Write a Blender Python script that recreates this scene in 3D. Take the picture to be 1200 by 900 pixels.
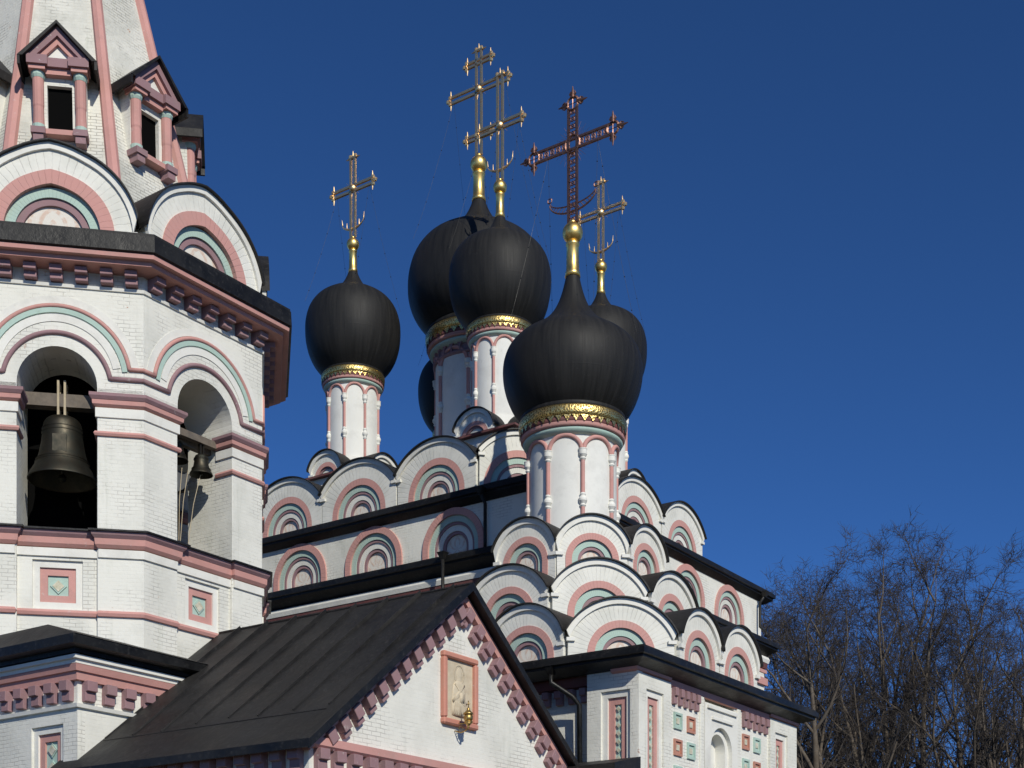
import bpy, math, random
from mathutils import Vector, Matrix
import numpy as np

# ------------------------------------------------------------------ scene, camera, light
S = bpy.context.scene
for o in list(bpy.data.objects): bpy.data.objects.remove(o)
COL = S.collection
R = math.radians
cam = bpy.data.objects.new('camera', bpy.data.cameras.new('camera'))
COL.objects.link(cam)
cam.location = (0, 0, 1.6); cam.rotation_euler = (R(90), 0, 0)
cam.data.sensor_width = 36; cam.data.lens = 36*1667/1200; cam.data.shift_y = 695/1200
cam.data.clip_start = .1; cam.data.clip_end = 6000
S.camera = cam
SUN_AZ, SUN_EL = R(156), R(31.5)            # azimuth from +Y towards +X
world = bpy.data.worlds.new("World"); S.world = world; world.use_nodes = True
wn = world.node_tree
sky = wn.nodes.new('ShaderNodeTexSky'); sky.sky_type = 'NISHITA'; sky.sun_disc = False
sky.sun_elevation = SUN_EL; sky.sun_rotation = SUN_AZ
sky.altitude = 1000; sky.air_density = 0.5; sky.dust_density = 0.0; sky.ozone_density = 10.0
hs = wn.nodes.new('ShaderNodeHueSaturation'); hs.inputs['Saturation'].default_value = 1.045
wn.links.new(sky.outputs[0], hs.inputs['Color']); wn.links.new(hs.outputs[0], wn.nodes['Background'].inputs[0])
wn.nodes['Background'].inputs[1].default_value = 0.118
sl = bpy.data.lights.new('sun', 'SUN'); sl.energy = 3.7; sl.angle = R(.5); sl.color = (1, .96, .86)
sun = bpy.data.objects.new('sun', sl); COL.objects.link(sun)
sd = Vector((math.sin(SUN_AZ)*math.cos(SUN_EL), math.cos(SUN_AZ)*math.cos(SUN_EL), math.sin(SUN_EL)))
sun.rotation_euler = sd.to_track_quat('Z', 'Y').to_euler(); sun.location = (20, -20, 60)
S.view_settings.view_transform = 'Standard'; S.view_settings.look = 'None'
S.view_settings.exposure = 0; S.view_settings.gamma = 1; S.view_settings.use_curve_mapping = False

# ------------------------------------------------------------------ materials
class NT:
    def __init__(s, name):
        s.m = bpy.data.materials.new(name); s.m.use_nodes = True
        s.t = s.m.node_tree; s.p = s.t.nodes['Principled BSDF']
        s.tc = s.t.nodes.new('ShaderNodeTexCoord')
    def n(s, kind, **kw):
        x = s.t.nodes.new(kind)
        for k, v in kw.items(): setattr(x, k, v)
        return x
    def L(s, a, b): s.t.links.new(a, b)
    def val(s, sock, v):
        if hasattr(v, 'is_output'): s.L(v, sock)
        else: sock.default_value = v
    def math(s, op, a, b=0.0, c=None):
        x = s.n('ShaderNodeMath', operation=op); s.val(x.inputs[0], a); s.val(x.inputs[1], b)
        if c is not None: s.val(x.inputs[2], c)
        return x.outputs[0]
    def noise(s, scale, detail=4, rough=.6, vec=None, dist=0):
        x = s.n('ShaderNodeTexNoise'); x.inputs['Scale'].default_value = scale
        x.inputs['Detail'].default_value = detail; x.inputs['Roughness'].default_value = rough
        x.inputs['Distortion'].default_value = dist
        if vec is None:
            if not hasattr(s, 'rv'):
                oi = s.n('ShaderNodeObjectInfo'); va = s.n('ShaderNodeVectorMath', operation='ADD')
                k = s.math('MULTIPLY', oi.outputs['Random'], 61.0); s.L(s.tc.outputs['Object'], va.inputs[0]); s.L(s.vec(k, k, k), va.inputs[1]); s.rv = va.outputs[0]
            vec = s.rv
        s.L(vec, x.inputs['Vector']); return x.outputs[0]
    def ramp(s, f, p0, p1, v0=0., v1=1.):
        x = s.n('ShaderNodeMapRange'); s.val(x.inputs[0], f)
        for i, v in zip((1, 2, 3, 4), (p0, p1, v0, v1)): x.inputs[i].default_value = v
        return x.outputs[0]
    def mix(s, f, a, b, mode='MIX'):
        x = s.n('ShaderNodeMix', data_type='RGBA', blend_type=mode); s.val(x.inputs[0], f)
        for i, v in ((6, a), (7, b)):
            if hasattr(v, 'is_output'): s.L(v, x.inputs[i])
            else: x.inputs[i].default_value = (*v, 1)
        return x.outputs[2]
    def vec(s, x, y, z=0.0):
        c = s.n('ShaderNodeCombineXYZ'); s.val(c.inputs[0], x); s.val(c.inputs[1], y); s.val(c.inputs[2], z); return c.outputs[0]
    def sep(s, v):
        c = s.n('ShaderNodeSeparateXYZ'); s.L(v, c.inputs[0]); return c.outputs
    def out(s, col=None, rough=None, bump=None, bs=.3, bd=.02, metal=None, spec=None):
        if col is not None: s.val(s.p.inputs['Base Color'], col if hasattr(col, 'is_output') else (*col, 1))
        if rough is not None: s.val(s.p.inputs['Roughness'], rough)
        if metal is not None: s.val(s.p.inputs['Metallic'], metal)
        if spec is not None: s.p.inputs['Specular IOR Level'].default_value = spec
        if bump is not None:
            b = s.n('ShaderNodeBump'); b.inputs['Strength'].default_value = bs; b.inputs['Distance'].default_value = bd
            s.L(bump, b.inputs['Height']); s.L(b.outputs[0], s.p.inputs['Normal'])
        return s.m
    def wallvec(s):
        """(along the wall, height) from the position and the face direction."""
        P = s.sep(s.tc.outputs['Object']); N = s.sep(s.tc.outputs['Normal'])
        u = s.math('ADD', s.math('MULTIPLY', P[1], N[0]), s.math('MULTIPLY', s.math('MULTIPLY', P[0], N[1]), -1))
        return u, P[2]

def m_brick(name, base, joint, jstr, cw=.27, ch=.088, dirt=.42, bs=.5, worn=.0):
    t = NT(name); u, z = t.wallvec()
    wob = t.math('MULTIPLY', t.math('SUBTRACT', t.noise(1.7, 3), .5), .05)
    br = t.n('ShaderNodeTexBrick'); br.offset = .5
    t.L(t.vec(t.math('ADD', u, wob), t.math('ADD', z, wob)), br.inputs['Vector'])
    br.inputs['Scale'].default_value = 1; br.inputs['Brick Width'].default_value = cw
    br.inputs['Row Height'].default_value = ch; br.inputs['Mortar Size'].default_value = .009
    br.inputs['Mortar Smooth'].default_value = .35
    br.inputs['Color1'].default_value = (.75, .75, .75, 1); br.inputs['Color2'].default_value = (1, 1, 1, 1)
    br.inputs['Mortar'].default_value = (.85, .85, .85, 1)
    patch = t.ramp(t.noise(.9, 6, .68), .48, .60)
    big = t.noise(.55, 5, .65); fine = t.noise(14, 3)
    jm = t.math('MULTIPLY', br.outputs['Fac'], t.math('MULTIPLY', patch, jstr))
    col = t.mix(jm, base, joint)
    col = t.mix(t.math('MULTIPLY', t.ramp(big, .45, .75), dirt), col, (.36, .36, .31))
    stv = t.vec(t.math('MULTIPLY', u, 3.0), t.math('MULTIPLY', z, .35))
    stn = t.noise(1.0, 4, .6, stv)
    col = t.mix(t.math('MULTIPLY', t.ramp(stn, .58, .8), dirt*.9), col, (.34, .37, .28))
    col = t.mix(t.ramp(br.outputs['Color'], .7, 1.05, .06, 0), col, (.5, .5, .46))
    if worn:
        w = t.ramp(t.noise(2.6, 6, .7), .685, .71)
        col = t.mix(t.math('MULTIPLY', w, worn), col, (.42, .23, .15))
    h = t.math('ADD', t.math('MULTIPLY', br.outputs['Fac'], t.math('MULTIPLY_ADD', patch, -.8, -.15)), t.math('ADD', t.math('MULTIPLY', fine, .25), t.math('MULTIPLY', t.noise(3, 6, .7), 1.5)))
    return t.out(col, .85, h, bs, .02, spec=.2)

def m_paint(name, base, alt, rough=.75, scale=1.2, bs=.45, joints=0, wear=.55):
    t = NT(name); n1 = t.noise(scale, 5, .65); n2 = t.noise(18, 3)
    col = t.mix(t.ramp(n1, .4, .7), base, alt)
    col = t.mix(t.ramp(t.noise(5, 5, .7), .62, .75, 0, .45), col, tuple(c*.6 for c in base))
    col = t.mix(t.ramp(t.noise(7, 6, .75), .62, .70, 0, wear), col, (.6, .58, .53))
    col = t.mix(t.ramp(t.noise(.9, 5, .7), .5, .8, 0, .35), col, (.25, .24, .21))
    h = t.math('ADD', t.math('MULTIPLY', n2, .4), t.noise(5, 4))
    if joints:
        u, z = t.wallvec()
        f = t.math('FRACT', t.math('MULTIPLY', u, joints))
        j = t.math('LESS_THAN', t.math('ABSOLUTE', t.math('SUBTRACT', f, .5)), .035)
        col = t.mix(t.math('MULTIPLY', j, .45), col, tuple(c*.35 for c in base))
        h = t.math('SUBTRACT', h, j)
    return t.out(col, rough, h, bs, .015, spec=.25)

def m_radial(name, base, joint, n_per_rad, jstr=.5, dirt=.4):
    """masonry laid radially round an arch whose centre is the object's origin"""
    t = NT(name); P = t.sep(t.tc.outputs['Object'])
    ang = t.math('ARCTAN2', P[0], P[2])
    w = t.math('ADD', t.math('MULTIPLY', ang, n_per_rad), t.math('MULTIPLY', t.noise(3, 3), .55))
    f = t.math('FRACT', w)
    j = t.ramp(t.math('ABSOLUTE', t.math('SUBTRACT', f, .5)), .0, .09, 1, 0)
    rad = t.math('SQRT', t.math('ADD', t.math('MULTIPLY', P[0], P[0]), t.math('MULTIPLY', P[2], P[2])))
    patch = t.ramp(t.noise(2.2, 4, .6), .4, .58)
    col = t.mix(t.ramp(t.noise(1.1, 5, .65), .42, .75, 0, dirt), base, (.34, .35, .30))
    col = t.mix(t.math('MULTIPLY', j, t.math('MULTIPLY', patch, jstr)), col, joint)
    h = t.math('SUBTRACT', t.noise(7, 4), t.math('MULTIPLY', j, .9))
    return t.out(col, .82, h, .4, .015, spec=.2)

def m_roof(name, base, streak=True, rough=.55):
    t = NT(name); P = t.sep(t.tc.outputs['Object'])
    n = t.noise(1.3, 5, .65); n2 = t.noise(9, 4, .7)
    col = t.mix(t.ramp(n, .35, .75), base, tuple(c*1.9+.004 for c in base))
    col = t.mix(t.ramp(n2, .55, .8, 0, .4), col, (.10, .095, .088))
    col = t.mix(t.ramp(t.noise(.45, 5, .6), .5, .75, 0, .3), col, (.07, .066, .06))
    return t.out(col, t.ramp(n, .3, .7, rough-.1, rough+.12), t.math('ADD', n, t.math('MULTIPLY', n2, .2)), .5, .05, spec=.25)

def m_dome(name):
    t = NT(name); P = t.sep(t.tc.outputs['Object'])
    ang = t.math('ARCTAN2', P[1], P[0])
    sv = t.vec(t.math('MULTIPLY', ang, 9), t.math('MULTIPLY', P[2], .35))
    st = t.noise(1.6, 5, .6, sv)
    f = t.math('FRACT', t.math('MULTIPLY', ang, 40/(2*math.pi)))
    seam = t.ramp(t.math('ABSOLUTE', t.math('SUBTRACT', f, .5)), .0, .05, 1, 0)
    fz = t.math('FRACT', t.math('MULTIPLY', P[2], .95))
    seamz = t.ramp(t.math('ABSOLUTE', t.math('SUBTRACT', fz, .5)), .0, .02, 1, 0)
    col = t.mix(t.ramp(st, .35, .75), (.013, .0128, .0125), (.026, .025, .0235))
    col = t.mix(t.ramp(t.noise(7, 5, .7), .6, .78, 0, .25), col, (.085, .08, .074))
    h = t.math('ADD', t.math('MULTIPLY', st, .35), t.math('ADD', t.math('MULTIPLY', seam, .5), t.math('ADD', t.math('MULTIPLY', seamz, .3), t.math('MULTIPLY', t.noise(2.2, 3), .6))))
    return t.out(col, t.ramp(st, .3, .7, .5, .66), h, .11, .03, spec=.22)

def m_metal(name, col, rough, dark=None, scale=6, bs=.1):
    t = NT(name); n = t.noise(scale, 5, .65)
    c = t.mix(t.ramp(n, .4, .7), col, dark or tuple(x*.55 for x in col))
    return t.out(c, t.ramp(n, .3, .7, rough-.06, rough+.14), n, bs, .01, metal=1.0)

def m_lace(name):
    t = NT(name)
    v = t.n('ShaderNodeTexVoronoi', feature='DISTANCE_TO_EDGE'); v.inputs['Scale'].default_value = 15
    t.L(t.tc.outputs['Object'], v.inputs['Vector'])
    k = t.ramp(v.outputs[0], .05, .16)
    col = t.mix(k, (1.0, .74, .28), (.22, .15, .05))
    return t.out(col, t.ramp(k, 0, 1, .3, .55), k, .25, .015, metal=1.0)

def m_tymp(name):
    t = NT(name); P = t.sep(t.tc.outputs['Object'])
    ang = t.math('ARCTAN2', P[0], P[2])
    rad = t.math('SQRT', t.math('ADD', t.math('MULTIPLY', P[0], P[0]), t.math('MULTIPLY', P[2], P[2])))
    pet = t.math('SINE', t.math('ADD', t.math('MULTIPLY', t.math('ABSOLUTE', ang), 7), t.math('MULTIPLY', rad, 22)))
    k = t.math('MULTIPLY', t.ramp(pet, .25, .6), t.ramp(t.noise(6, 4, .6), .36, .55))
    col = t.mix(t.math('MULTIPLY', k, .5), (.72, .68, .6), (.58, .33, .22))
    col = t.mix(t.ramp(t.noise(3, 4, .7), .5, .7, 0, .35), col, (.6, .42, .3))
    return t.out(col, .85, t.math('ADD', t.noise(9, 4), t.math('MULTIPLY', k, .6)), .35, .012, spec=.2)

WHT = (.76, .745, .665)
M = {}
M['brick'] = m_brick('whitewashed_brick', WHT, (.40, .38, .34), .7, bs=.42, worn=.85)
M['brick_rough'] = m_brick('weathered_whitewashed_brick', (.70, .68, .595), (.30, .28, .24), .9, dirt=.9, bs=.8, worn=.9)
M['white'] = m_paint('white_limewash', (.77, .755, .685), (.70, .685, .62))
M['drum'] = m_paint('smooth_white_plaster', (.76, .75, .69), (.70, .69, .63), scale=.7, bs=.15)
M['vous'] = m_radial('white_voussoirs', (.75, .735, .66), (.30, .28, .25), 9.5, .5)
M['pink'] = m_paint('pink_paint', (.57, .295, .258), (.50, .26, .225), joints=0)
M['pinkj'] = m_radial('pink_arch_masonry', (.565, .295, .258), (.25, .13, .12), 8.5, .4, .15)
M['mintj'] = m_radial('mint_arch_masonry', (.42, .545, .47), (.2, .27, .22), 11, .3, .2)
M['mauve'] = m_paint('mauve_paint', (.31, .185, .195), (.265, .16, .165))
M['mint'] = m_paint('mint_paint', (.43, .56, .485), (.37, .50, .43))
M['tymp'] = m_tymp('faded_floral_plaster')
M['roof'] = m_roof('black_painted_sheet_metal', (.012, .0115, .011))
M['gut'] = m_roof('black_gutter_paint', (.007, .007, .0068), rough=.45)
M['dome'] = m_dome('black_onion_sheet_metal')
M['gold'] = m_metal('gilding', (1.0, .70, .24), .36, (.75, .5, .17))
M['oldgold'] = m_metal('tarnished_gilding', (.55, .38, .14), .42)
M['lace'] = m_lace('pierced_gilt_band')
M['cross'] = m_metal('weathered_gilt_cross', (1.0, .74, .40), .42, (.55, .36, .2), 5)
M['copper'] = m_metal('dark_copper_lattice', (.34, .19, .14), .5, (.12, .07, .06), 9)
M['bronze'] = m_metal('bell_bronze', (.07, .062, .047), .52, (.042, .045, .038), 4)
M['wood'] = m_paint('weathered_timber', (.17, .14, .11), (.10, .085, .07), scale=4, wear=0)
M['woodl'] = m_paint('pale_timber', (.48, .40, .27), (.36, .29, .19), scale=4, wear=0)
M['icon'] = m_paint('carved_cream_stone', (.62, .53, .38), (.52, .43, .3), scale=5)
M['iconframe'] = m_paint('salmon_frame_paint', (.56, .25, .18), (.5, .22, .165))
M['tile'] = m_paint('glazed_tile', (.68, .63, .5), (.40, .38, .24), rough=.4, scale=9)
M['orange'] = m_paint('terracotta_tile', (.50, .24, .17), (.42, .20, .14), rough=.5, scale=9)
M['redbr'] = m_paint('red_brown_trim', (.17, .065, .06), (.12, .05, .05), wear=0)
t = NT('interior_shade_black'); M['dark'] = t.out((.005, .005, .005), 1.0, spec=0.0)  # interior shade put into the colour: near-black for lucarnes and bell chamber
M['cloth'] = m_paint('grey_tarpaulin', (.11, .115, .12), (.08, .08, .085), wear=0)
M['bark'] = m_paint('grey_brown_bark', (.10, .08, .06), (.15, .125, .10), rough=.95, scale=3, wear=0)
M['twig'] = m_paint('dark_twig_bark', (.05, .042, .037), (.075, .063, .055), rough=.95, scale=3, wear=0)
t = NT('dry_grass'); M['ground'] = t.out(t.mix(t.ramp(t.noise(.4, 6, .7), .4, .65), (.06, .056, .03), (.085, .075, .05)), .95, t.noise(6, 5), .5, .05)

# ------------------------------------------------------------------ mesh builder
class MB:
    def __init__(s): s.v = []; s.f = []; s.m = []; s.sm = []; s.T = Matrix.Identity(4); s.cur = 0; s.smooth = False
    def add(s, vs, fs):
        b = len(s.v); s.v += [tuple(s.T @ Vector(p)) for p in vs]
        for f in fs: s.f.append(tuple(i+b for i in f)); s.m.append(s.cur); s.sm.append(s.smooth)
        return s
    def mat(s, i): s.cur = i; return s
    def box(s, x0, x1, y0, y1, z0, z1):
        return s.add([(x0,y0,z0),(x1,y0,z0),(x1,y1,z0),(x0,y1,z0),(x0,y0,z1),(x1,y0,z1),(x1,y1,z1),(x0,y1,z1)],
                     [(0,3,2,1),(4,5,6,7),(0,1,5,4),(1,2,6,5),(2,3,7,6),(3,0,4,7)])
    def prism(s, poly, z0, z1, cap=True):
        n = len(poly)
        vs = [(x,y,z0) for x,y in poly]+[(x,y,z1) for x,y in poly]
        fs = [(i,(i+1)%n,n+(i+1)%n,n+i) for i in range(n)]
        if cap: fs += [tuple(range(n-1,-1,-1)), tuple(range(n,2*n))]
        return s.add(vs, fs)
    def prism_y(s, poly, y0, y1, cap=True):
        """polygon in x-z extruded along y (poly anticlockwise seen from -y)"""
        n = len(poly)
        vs = [(x,y0,z) for x,z in poly]+[(x,y1,z) for x,z in poly]
        fs = [(i,n+i,n+(i+1)%n,(i+1)%n) for i in range(n)]
        if cap: fs += [tuple(range(n)), tuple(range(2*n-1,n-1,-1))]
        return s.add(vs, fs)
    def prism_x(s, poly, x0, x1):
        n = len(poly)
        vs = [(x0,y,z) for y,z in poly]+[(x1,y,z) for y,z in poly]
        fs = [(i,n+i,n+(i+1)%n,(i+1)%n) for i in range(n)]+[tuple(range(n)), tuple(range(2*n-1,n-1,-1))]
        return s.add(vs, fs)
    def frustum(s, p0, z0, p1, z1, cap=True):
        n = len(p0)
        vs = [(x,y,z0) for x,y in p0]+[(x,y,z1) for x,y in p1]
        fs = [(i,(i+1)%n,n+(i+1)%n,n+i) for i in range(n)]
        if cap: fs += [tuple(range(n-1,-1,-1)), tuple(range(n,2*n))]
        return s.add(vs, fs)
    def lathe(s, prof, seg=48, c=(0,0,0), cap=True, a0=0):
        vs = []; n = len(prof)
        for k in range(seg):
            a = a0+2*math.pi*k/seg; ca, sa = math.cos(a), math.sin(a)
            vs += [(c[0]+r*ca, c[1]+r*sa, c[2]+z) for r, z in prof]
        fs = []
        for k in range(seg):
            k2 = (k+1)%seg
            for i in range(n-1): fs.append((k*n+i, k2*n+i, k2*n+i+1, k*n+i+1))
        if cap:
            fs.append(tuple(k*n for k in range(seg-1,-1,-1))); fs.append(tuple(k*n+n-1 for k in range(seg)))
        return s.add(vs, fs)
    def tube(s, pts, r, seg=8, r1=None, cap=True):
        pts = [Vector(p) for p in pts]; n = len(pts); vs = []
        up = None
        for i, p in enumerate(pts):
            d = (pts[min(i+1,n-1)]-pts[max(i-1,0)]).normalized()
            if up is None:
                up = Vector((0,0,1)) if abs(d.z) < .9 else Vector((1,0,0))
            x = d.cross(up)
            if x.length < 1e-4: x = d.cross(Vector((0,1,0)))
            x.normalize(); y = x.cross(d); up = y
            rr = r if r1 is None else r+(r1-r)*i/(n-1)
            for k in range(seg):
                a = 2*math.pi*k/seg; vs.append(p+x*rr*math.cos(a)+y*rr*math.sin(a))
        fs = [(i*seg+k, (i+1)*seg+k, (i+1)*seg+(k+1)%seg, i*seg+(k+1)%seg) for i in range(n-1) for k in range(seg)]
        if cap: fs += [tuple(range(seg)), tuple((n-1)*seg+k for k in range(seg-1,-1,-1))]
        return s.add(vs, fs)
    def ball(s, c, r, seg=16, sz=1.0):
        n = seg//2
        prof = [(max(1e-4, r*math.sin(math.pi*i/n)), -r*sz*math.cos(math.pi*i/n)) for i in range(n+1)]
        return s.lathe(prof, seg, c, cap=False)
    def sweep(s, path, prof, closed=True):
        """profile (outward, z) swept along a plan outline; outward is to the right of the walking direction"""
        n = len(path); P = [Vector(p) for p in path]; off = []
        for i in range(n):
            def nrm(a, b): d = (b-a).normalized(); return Vector((d.y, -d.x))
            if closed or 0 < i < n-1:
                n0 = nrm(P[i-1], P[i]); n1 = nrm(P[i], P[(i+1)%n]); q = n0+n1
                off.append(q*(2/max(q.length_squared, .2)))
            else: off.append(nrm(P[0],P[1]) if i == 0 else nrm(P[-2],P[-1]))
        m = len(prof)
        vs = [(P[i].x+off[i].x*d, P[i].y+off[i].y*d, z) for i in range(n) for d, z in prof]
        fs = []
        for i in range(n if closed else n-1):
            j = (i+1)%n
            for k in range(m):
                l = (k+1)%m; fs.append((i*m+k, j*m+k, j*m+l, i*m+l))
        if not closed: fs += [tuple(range(m-1,-1,-1)), tuple((n-1)*m+k for k in range(m))]
        return s.add(vs, fs)
    def arch(s, ro, ri, leg, y0, y1, seg=28, zc=0, keel=0, xc=0):
        """half-ring with straight legs, front at y0, back at y1, centre (xc, zc)"""
        def pt(r, a):
            k = 1+keel*max(0, 1-abs(a-math.pi/2)/.42)**1.6
            return (xc+r*math.cos(a)*(1 if keel == 0 else 1), zc+r*math.sin(a)*k)
        o = [(xc+ro, zc-leg)]+[pt(ro, math.pi*i/seg) for i in range(seg+1)]+[(xc-ro, zc-leg)]
        i_ = [(xc+ri, zc-leg)]+[pt(ri, math.pi*i/seg) for i in range(seg+1)]+[(xc-ri, zc-leg)]
        return s.strip(o, i_, y0, y1)
    def strip(s, o, i_, y0, y1):
        n = len(o)
        vs = [(x,y0,z) for x,z in o]+[(x,y0,z) for x,z in i_]+[(x,y1,z) for x,z in o]+[(x,y1,z) for x,z in i_]
        fs = []
        for k in range(n-1):
            fs += [(k,k+1,n+k+1,n+k), (2*n+k,3*n+k,3*n+k+1,2*n+k+1), (k,2*n+k,2*n+k+1,k+1), (n+k,n+k+1,3*n+k+1,3*n+k)]
        fs += [(0,n,3*n,2*n), (n-1,3*n-1,4*n-1,2*n-1)]
        return s.add(vs, fs)
    def disc(s, r, leg, y, seg=28, zc=0, xc=0):
        p = [(xc+r, zc-leg)]+[(xc+r*math.cos(math.pi*i/seg), zc+r*math.sin(math.pi*i/seg)) for i in range(seg+1)]+[(xc-r, zc-leg)]
        return s.add([(x,y,z) for x,z in p], [tuple(range(len(p)))])
    def panel(s, x0, x1, z0, z1, r, zc, y0, y1, seg=24, xc=0, jamb=True):
        """wall slab with an arched opening of radius r springing at zc, open at the bottom z0"""
        inner = [(xc+r, z0)]+[(xc+r*math.cos(math.pi*i/seg), zc+r*math.sin(math.pi*i/seg)) for i in range(seg+1)]+[(xc-r, z0)]
        def ray(p):
            dx, dz = p[0]-xc, p[1]-zc
            if p[1] <= zc+1e-6: return (x1 if dx > 0 else x0, p[1])
            c = []
            if dx > 1e-6: c.append((x1-xc)/dx)
            if dx < -1e-6: c.append((x0-xc)/dx)
            c.append((z1-zc)/dz); k = min(c); return (xc+dx*k, zc+dz*k)
        outer = [ray(p) for p in inner]
        # corners of the slab
        for cx in (x1, x0):
            k = min(range(len(outer)), key=lambda i: (outer[i][0]-cx)**2+(outer[i][1]-z1)**2); outer[k] = (cx, z1)
        return s.strip(outer, inner, y0, y1)
    def build(s, name, mats, parent=None, loc=None, rz=None, bevel=0, merge=False):
        me = bpy.data.meshes.new(name); me.from_pydata(s.v, [], s.f)
        for k in (mats if isinstance(mats, (list, tuple)) else [mats]): me.materials.append(M[k] if isinstance(k, str) else k)
        me.polygons.foreach_set('material_index', s.m); me.polygons.foreach_set('use_smooth', s.sm)
        me.update(); me.validate()
        return link(name, me, parent, loc, rz, bevel)

def link(name, me, parent=None, loc=None, rz=None, bevel=0):
    o = bpy.data.objects.new(name, me); COL.objects.link(o)
    if parent is not None: o.parent = parent
    if loc is not None: o.location = loc
    if rz is not None: o.rotation_euler = (0, 0, rz)
    if bevel:
        b = o.modifiers.new('bevel', 'BEVEL'); b.width = bevel; b.segments = 1; b.limit_method = 'ANGLE'; b.angle_limit = R(40)
    return o

def thing(name, label, cat, loc=(0,0,0), rz=0, group=None):
    o = bpy.data.objects.new(name, None); COL.objects.link(o); o.empty_display_size = .5
    o.location = loc; o.rotation_euler = (0, 0, rz); o['label'] = label; o['category'] = cat
    if group: o['group'] = group
    return o
def copy_tree(o, parent=None):
    c = o.copy(); COL.objects.link(c); c.parent = parent
    for ch in o.children: copy_tree(ch, c)
    return c

ROT = R(55.2)                                    # direction of the churchyard's building axes
BX = Vector((math.cos(ROT), math.sin(ROT))); AX = Vector((-math.sin(ROT), math.cos(ROT)))
def to_world(c, x, y): p = Vector(c)+BX*x+AX*y; return (p.x, p.y)
def face(phi, h, u=0, z=0):
    """place of a part on the wall facing phi at distance h, u to the right: (location, turn)"""
    n = (math.cos(phi), math.sin(phi)); t = (-math.sin(phi), math.cos(phi))
    return (n[0]*h+t[0]*u, n[1]*h+t[1]*u, z), phi+math.pi/2
def facemat(phi, h, u=0, z=0):
    l, r = face(phi, h, u, z); return Matrix.Translation(l) @ Matrix.Rotation(r, 4, 'Z')
PL, PD, PR = R(180), R(225), R(270)              # the left-hand wall, the corner between, the right-hand wall
def octagon(h, a0=0): return [(h/math.cos(math.pi/8)*math.cos(math.pi/8+math.pi/4*k+a0), h/math.cos(math.pi/8)*math.sin(math.pi/8+math.pi/4*k+a0)) for k in range(8)]
def rect(x0, x1, y0, y1): return [(x0,y0),(x1,y0),(x1,y1),(x0,y1)]
def chamfer(hx, hy, cx, cy):
    """square-ish outline, walls at -hx / -hy, half lengths cy (along y) and cx, all four corners cut"""
    return [(-hx,cy),(-hx,-cy),(-cx,-hy),(cx,-hy),(hx,-cy),(hx,cy),(cx,hy),(-cx,hy)]

# ------------------------------------------------------------------ ground
g = MB(); g.add([(-2500,-300,0),(2500,-300,0),(2500,4500,0),(-2500,4500,0)], [(0,1,2,3)])
ground = g.build('ground', 'ground'); ground['kind'] = 'structure'

# ------------------------------------------------------------------ arched gables (kokoshniks)
KCACHE = {}
def gable_meshes(key, hw, zo, Ro, rings, leg, back, roof_t=.032):
    """hw half width, outline an arc of radius Ro whose crown is zo above the arch centre,
    rings [(r_out, r_in, depth, material)], leg below the centre"""
    if key in KCACHE: return KCACHE[key]
    zoc = zo-Ro; res = []
    def outline(rr, w, n=30, foot=-leg):
        w = min(w, rr-1e-3); a = math.acos(w/rr)
        p = [(rr*math.cos(a+(math.pi-2*a)*i/n), zoc+rr*math.sin(a+(math.pi-2*a)*i/n)) for i in range(n+1)]
        if key == 'tw': p = [(x, z+.09*max(0,1-abs(x)/.75)) for x, z in p]
        return p
    def mesh(mb, name, mats):
        o = mb.build(name, mats); me = o.data; bpy.data.objects.remove(o); return me
    r0 = rings[0][0]; n = 30
    # white face: from the first ring out to the outline
    out = outline(Ro-.13, hw-.03); imp = out[0][1]
    inner = [(r0*math.cos(math.pi*i/n), r0*math.sin(math.pi*i/n)) for i in range(n+1)]
    o2 = [(hw-.03, -leg), (hw-.03, min(0, imp))] + out[0:] + [(-hw+.03, min(0, imp)), (-hw+.03, -leg)]
    i2 = [(r0, -leg), (r0, 0)] + inner + [(-r0, 0), (-r0, -leg)]
    mb = MB(); mb.strip(o2, i2, 0, .5)
    res.append(('arch_face', mesh(mb, 'arch_face', ['vous']), 0))
    # white lip along the outline
    mb = MB(); a = outline(Ro-.002, hw+.02); b = outline(Ro-.15, hw-.06); mb.strip(a, b, -.07, .03)
    for sgn in (1, -1): mb.box(min(sgn*(hw-.2), sgn*(hw+.02)), max(sgn*(hw-.2), sgn*(hw+.02)), -.075, .02, imp-.07, imp+.02)
    res.append(('lip_moulding', mesh(mb, 'lip_moulding', ['white']), 0))
    # sheet metal barrel roof
    mb = MB(); mb.smooth = False
    a = outline(Ro+roof_t, hw+.05); b = outline(Ro, hw+.04); mb.strip(a, b, -.16, back)
    res.append(('barrel_roof', mesh(mb, 'barrel_roof', ['roof']), 0))
    for ro, ri, d, mt in rings:
        mb = MB(); nm = {'pinkj': 'pink_arch', 'mintj': 'mint_arch', 'mauve': 'mauve_arch', 'vous': 'white_arch'}[mt]
        mb.arch(ro, ri, leg, d, .5, keel=.04 if key == 'tw' and mt == 'pinkj' else 0); res.append((nm, mesh(mb, nm, [mt]), 0))
    ri = rings[-1][1]; mb = MB(); mb.disc(ri+.01, leg, rings[-1][2]+.07)
    res.append(('tympanum', mesh(mb, 'tympanum', ['tymp']), 0))
    KCACHE[key] = res; return res
grng = random.Random(17)
def gable(parent, key, loc, rz, *spec, scale=None, name='arched_gable'):
    ms = gable_meshes(key, *spec)
    g0 = link(name, ms[0][1], parent, loc, rz+grng.uniform(-.012,.012))
    g0.scale = (grng.uniform(.985,1.012), 1, grng.uniform(.98,1.015)); g0.rotation_euler[1] = grng.uniform(-.012,.012)
    for nm, me, _ in ms[1:]:
        link(nm, me, g0)
    return g0
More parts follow.
